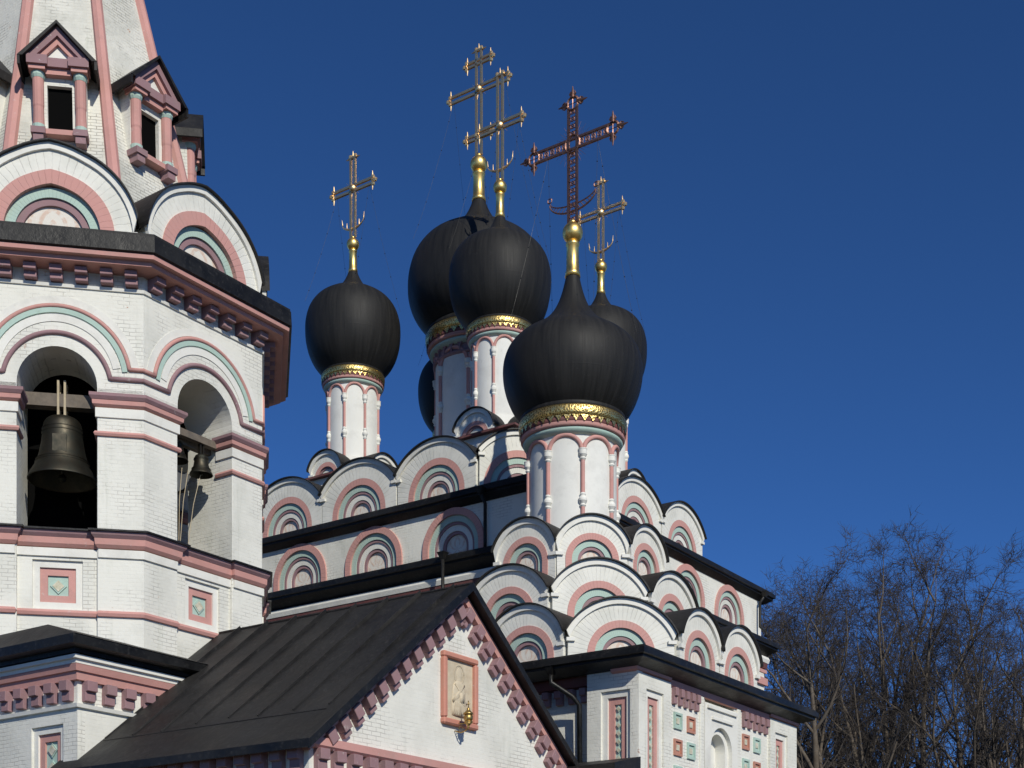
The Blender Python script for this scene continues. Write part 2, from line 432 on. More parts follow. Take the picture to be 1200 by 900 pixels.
def wall_arch(parent, loc, rz, rings, leg):
    """blind arch let into a flat wall: rings only"""
    key = ('wa', rings[0][0], leg)
    if key not in KCACHE:
        l = []
        for ro, ri, d, mt in rings:
            mb = MB(); mb.arch(ro, ri, leg, d, .5); nm = {'pinkj': 'pink_arch', 'mintj': 'mint_arch', 'mauve': 'mauve_arch', 'vous': 'white_arch'}[mt]
            o = mb.build(nm, [mt]); l.append((nm, o.data)); bpy.data.objects.remove(o)
        mb = MB(); mb.disc(rings[-1][1]+.01, leg, rings[-1][2]+.07); o = mb.build('tympanum', ['tymp']); l.append(('tympanum', o.data)); bpy.data.objects.remove(o)
        KCACHE[key] = l
    l = KCACHE[key]; a = link('blind_arch', l[0][1], parent, loc, rz)
    for nm, me in l[1:]: link(nm, me, a)
    return a

# ------------------------------------------------------------------ onion domes on drums
P_CORNER = [(1.0,-1.93),(1.08,-1.82),(1.22,-1.66),(1.46,-1.36),(1.64,-1.0),(1.755,-.56),(1.79,-.1),(1.76,.32),(1.63,.73),(1.38,1.07),(1.05,1.30),(.72,1.46),(.46,1.65),(.30,1.88),(.19,2.12),(.14,2.3)]
P_FRONT = [(1.38,-1.53),(1.5,-1.40),(1.70,-1.15),(1.88,-.8),(2.0,-.4),(2.04,0),(2.0,.35),(1.86,.68),(1.60,.95),(1.25,1.18),(.93,1.40),(.66,1.66),(.46,1.97),(.32,2.33),(.22,2.72),(.175,2.97)]
def smooth_prof(p, k=4):
    out = []
    for i in range(len(p)-1):
        p0, p1, p2, p3 = p[max(i-1,0)], p[i], p[i+1], p[min(i+2,len(p)-1)]
        for j in range(k):
            t = j/k
            out.append(tuple(.5*((2*p1[c])+(-p0[c]+p2[c])*t+(2*p0[c]-5*p1[c]+4*p2[c]-p3[c])*t*t+(-p0[c]+3*p1[c]-3*p2[c]+p3[c])*t**3) for c in (0,1)))
    return out+[p[-1]]

def gilt_cross(mb, h, arm, zarm, w=.075, upper=None, lower=None, cres=None):
    """cross in the y-z plane standing on z=0; double rods with knobs"""
    rod = .042; w *= 1.35
    for y in (-w, w): mb.box(-rod, rod, y-rod, y+rod, 0, h-.28)
    def bar(z, a, ww):
        for dz in (-ww, ww): mb.box(-rod, rod, -a+.22, a-.22, z+dz-rod, z+dz+rod)
        for s in (1, -1):
            y = s*(a-.2)
            mb.box(-rod*1.2, rod*1.2, y-.03, y+.03, z-ww-.07, z+ww+.07)
            mb.tube([(0,y,z-ww-.07),(0,y,z-ww-.26)], .04, 6, .012); mb.tube([(0,y,z+ww+.07),(0,y,z+ww+.26)], .04, 6, .012)
            mb.tube([(0,y,z),(0,y+s*.12,z),(0,y+s*.24,z)], .075, 6, .01)
            mb.ball((0,y+s*.04,z+.13),.075,8); mb.ball((0,y+s*.04,z-.13),.075,8); mb.ball((0,y+s*.13,z),.085,8)
    bar(zarm, arm, w)
    if upper: bar(upper[0], upper[1], w*.7)
    if lower: bar(lower[0], lower[1], w*.7)
    z = h-.26
    mb.box(-rod*1.2, rod*1.2, -w-.08, w+.08, z-.03, z+.03); mb.tube([(0,0,z),(0,0,h)], .05, 6, .01)
    for s in (1,-1): mb.tube([(0,s*(w+.05),z),(0,s*(w+.24),z)], .045, 6, .01); mb.ball((0,s*.12,z+.06),.08,8)
    mb.smooth = True; mb.ball((0,0,zarm), .14, 14); mb.smooth = False
    for k in range(12):
        a = math.pi/6*k+.2; mb.tube([(0,.12*math.cos(a),zarm+.12*math.sin(a)),(0,.42*math.cos(a),zarm+.42*math.sin(a))], .008, 4, .003)
    if cres:
        z0, a = cres
        for s in (1,-1):
            pts = [(0, s*a*math.sin(t), z0+.34*a*2*(1-math.cos(t))*.9) for t in [i*.17 for i in range(10)]]
            mb.tube(pts, .05, 6, .012)
            mb.tube([(0,s*a*.95,z0+.5*a),(0,s*a*1.0,z0+.5*a+.22)], .025, 6, .005)
        for s in (1,-1): mb.tube([(0,s*a*.55,z0+.1),(0,s*a*.55,z0+.3)], .02, 6, .006)

def lattice_cross(mb, h, arm, zarm, cres):
    rod = .032; w = .145
    def scroll(p0, p1, q):          # lattice between two rails, drawn as alternating diagonals and rings
        n = max(2, int((Vector(p1)-Vector(p0)).length/.2)); d = (Vector(p1)-Vector(p0))/n
        for i in range(n):
            a = Vector(p0)+d*i; b_ = a+d; c = (a+b_)/2
            mb.tube([a+Vector(q)*w, c, b_+Vector(q)*w], .02, 4); mb.tube([a-Vector(q)*w, c, b_-Vector(q)*w], .02, 4)
            ring(c.y, c.z, .065, .018, 8)
    def ring(y, z, r, t, seg=16): mb.tube([(0, y+r*math.cos(2*math.pi*i/seg), z+r*math.sin(2*math.pi*i/seg)) for i in range(seg+1)], t, 4, cap=False)
    def leaf(y, z, dy, dz):
        n = Vector((0,dy,dz)); t_ = Vector((0,-dz,dy)); o = Vector((0,y,z))
        mb.tube([o, o+n*.34], .075, 6, .01)
        for s in (1,-1): mb.tube([o+n*.05, o+n*.12+t_*s*.1, o+n*.2+t_*s*.06], .045, 5, .015)
    for y in (-w, w): mb.box(-rod, rod, y-rod, y+rod, 0, h-.55)
    scroll((0,0,0), (0,0,zarm-.2), (0,1,0)); scroll((0,0,zarm+.2), (0,0,h-.6), (0,1,0))
    for dz in (-w, w): mb.box(-rod, rod, -arm+.46, arm-.46, zarm+dz-rod, zarm+dz+rod)
    scroll((0,.2,zarm), (0,arm-.6,zarm), (0,0,1)); scroll((0,-.2,zarm), (0,-arm+.6,zarm), (0,0,1))
    ring(0, zarm, .25, .04); ring(0, zarm, .14, .026)
    for s in (1,-1):
        y = s*(arm-.46); ring(y, zarm, .19, .042); mb.tube([(0,y-.16,zarm),(0,y+.16,zarm)],.014,4); mb.tube([(0,y,zarm-.16),(0,y,zarm+.16)],.014,4)
        leaf(y+s*.16, zarm, s, 0); leaf(y, zarm+.16, 0, 1); leaf(y, zarm-.16, 0, -1)
    z = h-.46; ring(0, z, .19, .042); mb.tube([(0,-.16,z),(0,.16,z)],.014,4); mb.tube([(0,0,z-.16),(0,0,z+.16)],.014,4)
    leaf(0, z+.16, 0, 1); leaf(.16, z, 1, .0); leaf(-.16, z, -1, .0)
    for k in range(40):
        a = math.pi*2*k/40
        if abs(math.sin(2*a)) > .35: mb.tube([(0,.2*math.cos(a),zarm+.2*math.sin(a)),(0,(.5+.14*(k%2))*math.cos(a),zarm+(.5+.14*(k%2))*math.sin(a))], .007, 4, .003)
    z0, a = cres
    for s in (1,-1):
        lo = [(0, s*(a*math.sin(t)+.0), z0+.42*(1-math.cos(t))) for t in [i*.17 for i in range(10)]]
        hi = [(0, s*(a*.97*math.sin(t)), z0+.2+.34*(1-math.cos(t))*.75) for t in [i*.17 for i in range(10)]]
        mb.tube(lo, .03, 6, .02); mb.tube(hi, .022, 6, .015); mb.tube(lo[::2], .01, 4)
        for i in range(1, 9): mb.tube([lo[i], hi[i-1]], .012, 4)
        ring(s*a*1.0, z0+.55, .07, .02, 10)

def chain(parent, p0, p1, sag=.25, mat='gut'):
    mb = MB(); p0 = Vector(p0); p1 = Vector(p1); n = 16
    pts = [p0.lerp(p1, i/n)-Vector((0,0,sag*4*(i/n)*(1-i/n))) for i in range(n+1)]
    mb.tube(pts, .004, 4)
    for i in range(2, n, 3): mb.ball(pts[i], .02, 6)
    return mb.build('chain', mat, parent)

def dome_tower(parent, x, y, r, z0, zcap, zarc, zband, prof, zeq, sc, cross, rot, frieze=0, name='dome_drum', arcs=8, psc=1, psl=1):
    """drum of radius r from z0; arcade springing at zcap; gilt band round zband; onion with its equator at zeq"""
    d = MB(); d.smooth = True
    rb = r*1.17
    d.lathe([(r, z0), (r, zband-.28*sc)], 64, cap=False)
    drum = d.build(name, 'drum', parent, (x, y, 0))
    # rings under the band
    d = MB(); d.smooth = True; zb = zband
    d.mat(0).lathe([(r, zb-.52*sc),(r*1.03, zb-.51*sc),(r*1.09,zb-.48*sc),(r*1.125,zb-.44*sc),(r*1.14,zb-.40*sc),(r*1.12,zb-.37*sc),(r*1.1,zb-.365*sc)], 64, cap=False)
    d.mat(1).lathe([(r*1.1,zb-.365*sc),(r*1.165,zb-.36*sc),(r*1.185,zb-.32*sc),(r*1.185,zb-.26*sc)], 64, cap=False)
    d.mat(2).lathe([(r*1.185,zb-.26*sc),(r*1.2,zb-.24*sc),(r*1.2,zb-.16*sc),(r*1.16,zb-.14*sc)], 64, cap=False)
    d.build('ring_moulding', ['mint', 'pink', 'redbr'], drum)
    d = MB(); d.smooth = True
    d.lathe([(r*1.17,zb-.14*sc),(r*1.215,zb-.13*sc),(r*1.235,zb-.02*sc),(r*1.235,zb+.1*sc),(r*1.2,zb+.17*sc),(r*1.14,zb+.19*sc)], 64, cap=False)
    d.smooth = False
    nt = 40
    for k in range(nt):
        a = 2*math.pi*k/nt; da = math.pi/nt*.92; q = r*1.225; q2 = r*1.2
        d.add([(q*math.cos(a-da), q*math.sin(a-da), zb-.12*sc), (q*math.cos(a+da), q*math.sin(a+da), zb-.12*sc), (q2*1.015*math.cos(a), q2*1.015*math.sin(a), zb-.27*sc)], [(0,2,1)])
    d.build('gilded_band', 'lace', drum)
    if frieze:
        d = MB(); d.smooth = True; zf0, zf1 = frieze
        d.mat(0).lathe([(r*1.0,zf0-.1),(r*1.06,zf0-.06),(r*1.06,zf0),(r*1.01,zf0+.02),(r*1.01,zf1),(r*1.09,zf1+.04),(r*1.1,zf1+.2),(r*1.0,zf1+.22)], 64, cap=False)
        d.smooth = False
        for k in range(30):
            T = facemat(2*math.pi*k/30, r*1.02, 0, 0); d.T = T
            d.mat(0).add([(-.14,-.06,zf1),(.14,-.06,zf1),(0,-.06,zf0+.15),(-.14,.05,zf1),(.14,.05,zf1),(0,.05,zf0+.15)], [(0,2,1),(0,3,5,2),(1,2,5,4)])
            d.box(-.03,.03,-.07,.05,zf0+.02,zf0+.22)
        d.T = Matrix.Identity(4); d.build('frieze', ['mauve'], drum)
    # colonnettes and arcade
    k_ = sc; zc = zcap; zbse = z0+.02
    H = zc-zbse; rs = .053*k_
    prof_c = [(rs*1.9,0),(rs*1.9,.06*H),(rs*1.2,.075*H),(rs*2.0,.10*H),(rs*1.1,.13*H),(rs,.15*H),(rs,.44*H),(rs*1.5,.455*H),(rs*1.2,.47*H),(rs*2.1,.50*H),(rs*2.1,.52*H),(rs*1.2,.55*H),(rs*1.5,.565*H),(rs,.58*H),(rs,.90*H),(rs*1.5,.915*H),(rs*1.2,.93*H),(rs*2,.955*H),(rs*2,1.0*H)]
    mb = MB(); mb.smooth = True
    for i in range(len(prof_c)-1):
        zc_ = (prof_c[i][1]+prof_c[i+1][1])/2/H
        mb.mat(0 if (.15 <= zc_ <= .44 or .58 <= zc_ <= .90) else 1).lathe(prof_c[i:i+2], 12, cap=False)
    mb.mat(1).lathe([(rs*2,H),(rs*2.2,H+.03)], 12)
    o = mb.build('colonnette', ['pink', 'white'], drum); cme = o.data
    first = True
    for k in range(arcs):
        a = rot+2*math.pi*k/arcs
        q = o if first else link('colonnette', cme, drum)
        first = False; q.location = ((r+rs*.55)*math.cos(a), (r+rs*.55)*math.sin(a), zbse); q.rotation_euler = (0,0,a)
    mb = MB(); mb.smooth = True; da = math.pi/arcs; ra = min(zarc, zband-.56*sc)-zc
    for k in range(arcs):
        a = rot+2*math.pi*(k+.5)/arcs; pts = []
        for i in range(17):
            t_ = math.pi*i/16; th = a-da*.93*math.cos(t_)
            pts.append(((r+.02)*math.cos(th), (r+.02)*math.sin(th), zc+.03+ra*math.sin(t_)))
        mb.tube(pts, .055*k_, 8)
    mb.build('arcade', 'pink', drum)
    # onion
    p = smooth_prof([(a*psc, b*psc*(psl if b < 0 else 1)) for a, b in prof])
    d = MB(); d.smooth = True; d.lathe([(q[0], q[1]) for q in p], 80)
    d.lathe([(r*1.0, zband-zeq), (r*1.21, zband+.15*sc-zeq), (r*1.2, zband+.24*sc-zeq), (r*1.13, zband+.36*sc-zeq), (r*1.05, zband+.42*sc-zeq), (r*.95, zband+.44*sc-zeq)], 80, cap=False)
    onion = d.build('onion_dome', 'dome', drum, (0, 0, zeq))
    ztip = zeq+p[-1][1]; rt = p[-1][0]
    ball_z, ball_r, cz, cfun = cross
    f = MB(); f.smooth = True
    f.lathe([(rt*1.3,ztip-.16),(rt*1.22,ztip-.02),(rt*1.08,ztip+.02),(rt*1.0,ball_z-ball_r*1.3),(rt*1.15,ball_z-ball_r*1.2),(rt*1.15,ball_z-ball_r*1.0),(ball_r*.5,ball_z-ball_r*.85)], 24)
    f.ball((0,0,ball_z), ball_r, 24); f.lathe([(ball_r*.4,ball_z+ball_r*.9),(ball_r*.3,ball_z+ball_r*1.2),(.05,ball_z+ball_r*1.3)], 16)
    f.build('gilded_finial', 'gold', drum)
    c = MB(); mat = cfun(c); cr = c.build('cross', mat, drum, (0, 0, cz))
    return drum, zeq, p

# ================================================================== the main church
CM = (-1.27, 54.55)
church = thing('church', 'tall white church with five black onion domes behind the side chapel and porch', 'church', (*CM, 0), ROT)
HW = 7.8
w = MB(); w.prism(rect(-HW, HW, -HW, HW), 0, 16.72); w.build('wall', 'brick', church)
EAVE_RINGS = [(1.22,1.0,-.06,'pinkj'),(1.0,.80,.02,'mintj'),(.80,.71,.05,'mauve'),(.71,.52,.09,'vous'),(.52,.42,.12,'mauve')]
# facing slabs with arched openings so the blind arches are really let in
for phi in (PL, PR):
    w = MB()
    for k in range(4):
        u = -4.95+3.3*k; w.panel(u-1.65, u+1.65, 14.5, 16.70, 1.21, 15.23, 0, .33, xc=u)
    w.box(-HW-.33, -6.6, 0, .33, 14.5, 16.7); w.box(6.6, HW+.325 if phi == PL else HW+.0, 0, .33, 14.5, 16.7)
    l, rz = face(phi, HW+.33); w.build('arch_wall', 'brick', church, l, rz)
    for k in range(4):
        l, rz = face(phi, HW+.33, -4.95+3.3*k, 15.23); wall_arch(church, l, rz, EAVE_RINGS, .75)
HW2 = HW+.33
def eave(parent, path, closed, zt, zb, over, back, rise, name='eave', mat=('roof','gut')):
    m = MB(); m.mat(0).sweep(path, [(-back, zt+rise), (over, zt), (over, zt-.05), (-back, zt+rise-.1)], closed)
    m.mat(1).sweep(path, [(over-.02, zt-.052), (over+.05, zt-.06), (over+.05, zt-.2), (over-.02, zt-.22)], closed)
    m.mat(1).sweep(path, [(0, zb+.06), (over-.03, zt-.2), (over-.03, zt-.28), (.02, zb)], closed)
    return m.build(name, list(mat), parent)
sq = lambda h: rect(-h, h, -h, h)
eave(church, sq(HW2), True, 16.86, 16.42, .28, 1.2, .55, 'upper_eave')
m = MB(); m.frustum(sq(7.0), 17.35, sq(2.5), 19.4); m.build('roof', 'roof', church)
# lower cornice
m = MB(); m.mat(0).sweep(sq(HW2), [(-.05,14.30),(.12,14.30),(.16,14.2),(.12,14.06),(-.05,14.06)])
m.mat(1).sweep(sq(HW2), [(-.05,14.05),(.10,14.05),(.06,13.85),(-.05,13.8)])
m.mat(2).sweep(sq(HW2), [(-.05,13.79),(.07,13.79),(.07,13.66),(-.05,13.64)])
m.build('cornice', ['white', 'redbr', 'pink'], church)
w = MB(); w.prism(sq(HW2-.01), 13.0, 14.52); w.build('cornice_wall', 'brick', church)
eave(church, sq(HW2), True, 14.86, 14.32, .42, .5, .3, 'lower_eave')
# upper tier: three gables to a side, one across the corner
TH, TC = 7.0, 5.08
w = MB(); w.prism(chamfer(TH-.42, TH-.42, TC, TC), 16.8, 18.3); w.build('upper_tier', 'white', church)
UP_R = [(1.19,.97,.0,'pinkj'),(.97,.77,.06,'mintj'),(.77,.68,.085,'mauve'),(.68,.49,.12,'vous'),(.49,.40,.145,'mauve')]
for phi in (PL, PR):
    for k in (-1, 0, 1):
        l, rz = face(phi, TH, k*3.36, 17.5)
        gable(church, 'up', l, rz, 1.68, 1.82, 2.08, UP_R, .75, 2.2)
l, rz = face(PD, (TH+TC)/math.sqrt(2), 0, 17.5)
gable(church, 'upd', l, rz, 1.36, 1.82, 1.75, UP_R, .75, 2.6)
# small plinths and gables below the drums
DR = {}
SM_R = [(.58,.42,.0,'pinkj'),(.42,.35,.06,'mauve'),(.35,.2,.1,'vous')]
def small_base(x, y, faces):
    e = MB(); e.mat(0).prism([(x+p, y+q) for p, q in sq(1.85)], 18.2, 19.86); e.build('drum_plinth', ['white'], church)
    e = MB(); e.mat(0).prism([(x+p, y+q) for p, q in sq(2.05)], 19.862, 19.93); e.mat(1).frustum([(x+p, y+q) for p, q in sq(2.03)], 19.932, [(x+p,y+q) for p,q in sq(1.3)], 20.3); e.build('plinth_eave', ['redbr', 'roof'], church)
    e = MB(); e.frustum([(x+p, y+q) for p, q in octagon(1.32)], 20.0, [(x+p, y+q) for p, q in octagon(1.12)], 20.85); e.build('drum_footing', ['white'], church)
    for phi in faces:
        l, rz = face(phi, 1.5, 0, 20.02); gable(church, 'sm', (l[0]+x, l[1]+y, l[2]), rz, .8, 1.0, .86, SM_R, .02, 1.0, name='small_gable')
for x, y in ((-3.4,3.4),(-3.4,-3.4),(3.4,-3.4),(3.4,3.4)): small_base(x, y, (PL, PR))
def gx(h, arm, zarm, upper=None, lower=None, cres=None, w=.075):
    def f(c): gilt_cross(c, h, arm, zarm, w, upper, lower, cres); return 'cross'
    return f
for (x, y) in ((-3.4,3.4),(-3.4,-3.4),(3.4,-3.4),(3.4,3.4)):
    dr, zeq, p = dome_tower(church, x, y, .97, 20.3, 23.2, 23.62, 24.1, P_CORNER, 26.02, .9,
               (29.25, .24, 29.5, gx(3.94, 1.1, 1.92, cres=(.36, .55)) if (x, y) == (-3.4, -3.4) else gx(3.28, 1.16, 1.87, cres=(.34, .55))), R(22.5))
    for s in (1, -1):
        for q in (.45, -.45): chain(dr, (0, s*.8, 31.3), (q*3.0, s*1.2, 26.9), .2)
# the middle one
w = MB(); w.prism(octagon(1.72), 19, 21.5); w.build('drum_plinth', 'white', church)
dr, zeq, p = dome_tower(church, 0, 0, 1.66, 21.48, 24.55, 25.1, 25.9, P_CORNER, 28.0, 1.3,
           (32.75, .33, 33.1, gx(4.3, 1.55, 2.55, upper=(3.6,.75), lower=(.75,.75), w=.085)), R(22.5), frieze=(24.95, 25.3), psc=1.52, psl=.70)
for s in (1, -1):
    for q in (1, -1): chain(dr, (0, s*1.2, 35.6), (q*1.9, s*1.7, 29.6), .3)

# downpipes on the church
def downpipe(parent, pts, r=.055, hopper=True):
    m = MB(); m.smooth = True; m.tube(pts, r, 10); m.smooth = False
    if hopper:
        x, y, z = pts[0]; m.frustum([(x-.06,y-.06),(x+.06,y-.06),(x+.06,y+.06),(x-.06,y+.06)], z-.05, [(x-.14,y-.14),(x+.14,y-.14),(x+.14,y+.14),(x-.14,y+.14)], z+.16)
    return m.build('downpipe', 'gut', parent)
downpipe(church, [(-8.55,-6.3,16.55),(-8.3,-6.3,16.3),(-8.3,-6.3,15.1),(-8.3,-6.3,14.95)])
downpipe(church, [(-8.7,-4.95,14.75),(-8.7,-4.95,13.2),(-8.5,-4.95,13.0)])
downpipe(church, [(7.35,-8.5,16.55),(7.35,-8.3,16.3),(7.35,-8.3,15.35),(7.25,-8.62,15.05),(7.2,-8.62,14.9)])

# ================================================================== side chapel with its pyramid of gables
CC = (1.758, 41.21)
chapel = thing('side_chapel', 'white side chapel with one large black onion dome over a pyramid of arched gables', 'chapel', (*CC, .011), ROT); chapel.scale = (.993,)*3
XL, YR = 4.95, 4.95
w = MB()
w.prism([(-4.6,-3.56),(-4.72,-3.57),(-4.72,-4.80),(-3.31,-4.80),(-3.31,-4.95),(-1.3,-4.95),(-1.3,-4.55),(.46,-4.55),(.46,-4.95),(2.66,-4.95),(2.66,-4.80),(4.498,-4.80),(4.498,6.5),(-4.6,6.5)], -.1, 9.35); w.build('wall', 'brick', chapel)
path = [(-4.75,4.5),(-4.75,-3.56),(-4.95,-3.56),(-4.95,-4.95),(4.5,-4.95),(4.5,4.5)]
eave(chapel, [(-4.95,4.5),(-4.95,-4.95),(4.5,-4.95),(4.5,4.5)], True, 9.55, 9.12, .5, 2.2, .55)
m = MB(); m.prism(rect(-3,3,-3,3), 9.3, 10.02); m.build('roof_deck', 'roof', chapel)
# band under the eave on the right-hand wall
m = MB(); m.mat(0).sweep([(-4.95,-4.3),(-4.95,-4.95),(-3.3,-4.95)], [(-.02,9.2),(.12,9.2),(.1,9.08),(-.02,9.04)], False)
m.mat(0).sweep([(-3.3,-4.95),(2.65,-4.95)], [(-.02,9.14),(.05,9.14),(.05,8.98),(-.02,8.96)], False)
m.mat(0).sweep([(2.65,-4.95),(4.5,-4.95),(4.5,-4)], [(-.02,9.2),(.12,9.2),(.1,9.08),(-.02,9.04)], False)
m.mat(1).sweep([(-4.6,4.5),(-4.6,-3.57)], [(-.02,9.15),(.2,9.15),(.16,8.9),(-.02,8.86)], False)
m.build('cornice', ['pink', 'redbr'], chapel)
# corner pilasters and strips on the right-hand wall
m = MB()
m.box(-4.7,-3.305,-5.028,-4.7,0,4.0); m.box(2.655,4.5,-5.028,-4.7,0,4.0)
m.box(-1.62,-1.42,-5.0,-4.9,0,8.98); m.box(.58,.78,-5.0,-4.9,0,8.98)
m.build('pilaster', 'brick', chapel, bevel=.01)
rng0 = random.Random(8)
def dentil_row(parent, phi, h, u0, u1, n, zt, mat='mauve', dz=.3, depth=.16, wfrac=.5, name='dentil_band', loc=(0,0)):
    p = (u1-u0)/n; q = p*wfrac/2; m = MB()
    m.prism_x([(-depth,0),(-depth*1.02,-dz*.5),(-depth*.6,-dz*.53),(-depth*.62,-dz*.98),(-depth*.5,-dz),(.05,-dz),(.05,0)], -q, q)
    o = m.build('dentil', mat, parent, bevel=.008); me = o.data
    for k in range(n):
        l, rz = face(phi, h, u0+p*(k+.5), zt)
        if k: o = link('dentil', me, parent, bevel=.008)
        o.location = l; o.rotation_euler = (rng0.uniform(-.02,.02), rng0.uniform(-.03,.03), rz+rng0.uniform(-.03,.03))
dentil_row(chapel, PR, 4.95, -3.2, -1.68, 5, 8.95, dz=.42, depth=.14)
dentil_row(chapel, PR, 4.95, .84, 2.6, 5, 8.95, dz=.42, depth=.14)
dentil_row(chapel, PL, 4.6, 2.0, 3.5, 4, 8.86, dz=.36, depth=.2)

def ring_slab(m, o, i, y0, y1):
    """rectangular slab o=(u0,u1,z0,z1) with a rectangular hole i"""
    m.box(o[0], o[1], y0, y1, i[3], o[3]); m.box(o[0], o[1], y0, y1, o[2], i[2])
    m.box(o[0], i[0], y0, y1, i[2], i[3]); m.box(i[1], o[1], y0, y1, i[2], i[3])
def framed_panel(parent, phi, h, u0, u1, z0, z1, slab, name='framed_panel'):
    """panel sunk in steps into the wall facing h: white, pink, mint, diamond tiles"""
    T = facemat(phi, h); W = u1-u0
    def grow_(a): return (u0-a, u1+a, z0-a, z1+a)
    m = MB(); m.T = T; ring_slab(m, slab, grow_(.26), 0, .24); o = m.build('wall_facing', 'brick', parent)
    m = MB(); m.T = T; ring_slab(m, grow_(.262), grow_(.1), .06, .24); o = m.build(name, 'white', parent)
    m = MB(); m.T = T; ring_slab(m, grow_(.102), grow_(-.07), .11, .24); m.build('pink_frame', 'pink', o)
    m = MB(); m.T = T; m.box(u0+.06, u1-.06, .16, .24, z0+.06, z1-.06); m.build('mint_field', 'mint', o)
    m = MB(); m.T = T; W -= .14; n = max(1, round((z1-z0-.14)/W)); hz = (z1-z0-.14)/n; c = (u0+u1)/2
    for k in range(n):
        z = z0+.07+hz*(k+.5); a = W*.40; b_ = min(hz*.42, a)
        for s_, d0, d1 in ((1,.162,.13),(.72,.132,.115)):
            m.mat(0 if s_ == 1 else 1)
            m.add([(c-a*s_,d1,z),(c,d1,z-b_*s_),(c+a*s_,d1,z),(c,d1,z+b_*s_),(c-a*s_,d0,z),(c,d0,z-b_*s_),(c+a*s_,d0,z),(c,d0,z+b_*s_)],
                  [(0,1,2,3),(0,4,5,1),(1,5,6,2),(2,6,7,3),(3,7,4,0)])
    m.build('diamond_tile', ['mint', 'tile'], o)
    return o
framed_panel(chapel, PL, 4.95, 4.22, 4.56, 5.6, 8.38, (3.56, 5.0, 4.0, 9.2))
framed_panel(chapel, PR, 5.03, -4.30, -3.94, 5.6, 8.42, (-4.948, -3.3, 4.0, 9.03))
framed_panel(chapel, PR, 5.03, 3.25, 3.6, 5.6, 8.42, (2.65, 4.503, 4.0, 9.03))
def tile_panel(parent, phi, h, u, z, s, mat):
    T = facemat(phi, h); m = MB(); m.T = T; t_ = .06
    for a0,a1,b0,b1 in ((-s,s,s-t_,s),(-s,s,-s,-s+t_),(-s,-s+t_,-s+t_,s-t_),(s-t_,s,-s+t_,s-t_)): m.box(u+a0,u+a1,-.05,.02,z+b0,z+b1)
    m.box(u-s+t_,u+s-t_,-.01,.02,z-s+t_,z+s-t_)
    o = m.build('tile_panel', mat, parent)
    m = MB(); m.T = T; m.box(u-s*.35,u+s*.35,-.03,-.008,z-s*.35,z+s*.35); m.build('tile', 'tile', o)
for c0 in (-3.0, .98):
    for j in range(4):
        for i in range(2):
            tile_panel(chapel, PR, 4.95, c0+.15+i*.72+.02, 8.14-j*.68, .21, 'mint' if (i+j+(0 if c0 < 0 else 1))%2 == 0 else 'orange')
# blind window with stepped surround
T = facemat(PR, 4.95)
m = MB(); m.T = T
m.panel(-1.40, .56, 5.5, 8.86, .64, 7.66, -.06, .06, xc=-.42); m.build('window_surround', 'white', chapel)
m = MB(); m.T = T; m.panel(-1.28, .44, 5.5, 8.8, .46, 7.68, .06, .37, xc=-.42)
ws = m.build('window_reveal', 'white', chapel)
m = MB(); m.T = T; m.box(-1.28, .44, -.12, -.05, 8.72, 8.8); m.box(-1.02, .2, -.12, -.05, 8.45, 8.52); m.build('hood_moulding', 'white', chapel)
m = MB(); m.T = T; m.disc(.47, 2.2, .365, zc=7.68, xc=-.42); m.build('window_blank', 'drum', chapel)

# tiers
def tier(h_l, h_r, c_l, c_r, zbase, zval, name='gable_tier'):
    w = MB(); w.prism(chamfer(h_l-.38, h_r-.38, c_r-.1, c_l-.1), zbase, zval); w.build(name, 'white', chapel)
    w = MB(); w.frustum(chamfer(h_l-.36, h_r-.36, c_r-.1, c_l-.1), zval, chamfer((h_l-1.2), (h_r-1.2), max(c_r-.8,.3), max(c_l-.8,.3)), zval+.45); w.build('tier_roof', 'roof', chapel)
CH_R = [(.89,.70,-.02,'pinkj'),(.70,.50,.055,'mintj'),(.50,.40,.085,'mauve')]
tier(4.5, 4.85, 2.6, 2.6, 9.3, 10.25)
zc3 = 9.86
d3 = ((4.5+2.6)/math.sqrt(2)+(4.85+2.6)/math.sqrt(2))/2
def corner_gable(key, p0, p1, z, *spec):
    """gable across the cut corner between plan points p0 and p1"""
    c = ((p0[0]+p1[0])/2, (p0[1]+p1[1])/2); d = Vector((p1[0]-p0[0], p1[1]-p0[1])).normalized()
    gable(chapel, key, (c[0], c[1], z), math.atan2(d.y, d.x), *spec)
corner_gable('t3d', (-4.5,-2.6), (-2.6,-4.85), zc3, 1.42, 1.46, 1.62, CH_R, .6, 2.6)
for v in (-1.4, 1.0, 3.4):
    l, rz = face(PL, 4.5, -v, zc3); gable(chapel, 't3', l, rz, 1.19, 1.44, 1.30, CH_R, .6, 2.6)
for v in (-1.38, .98):
    l, rz = face(PR, 4.85, v, zc3); gable(chapel, 't3', l, rz, 1.19, 1.44, 1.30, CH_R, .6, 2.6)
m = MB(); m.mat(0).box(2.2,2.75,-4.78,-3.5,9.6,10.35); m.mat(1).box(2.15,2.85,-4.86,-3.5,10.0,10.2); m.build('end_pier', ['brick','pink'], chapel)
# second tier
tier(3.29, 3.29, 1.36, 1.36, 10.0, 11.75)
zc2 = 11.36
for phi in (PL, PD, PR):
    l, rz = face(phi, 3.29, 0, zc2); gable(chapel, 't2', l, rz, 1.33, 1.46, 1.55, CH_R, .9, 1.6)
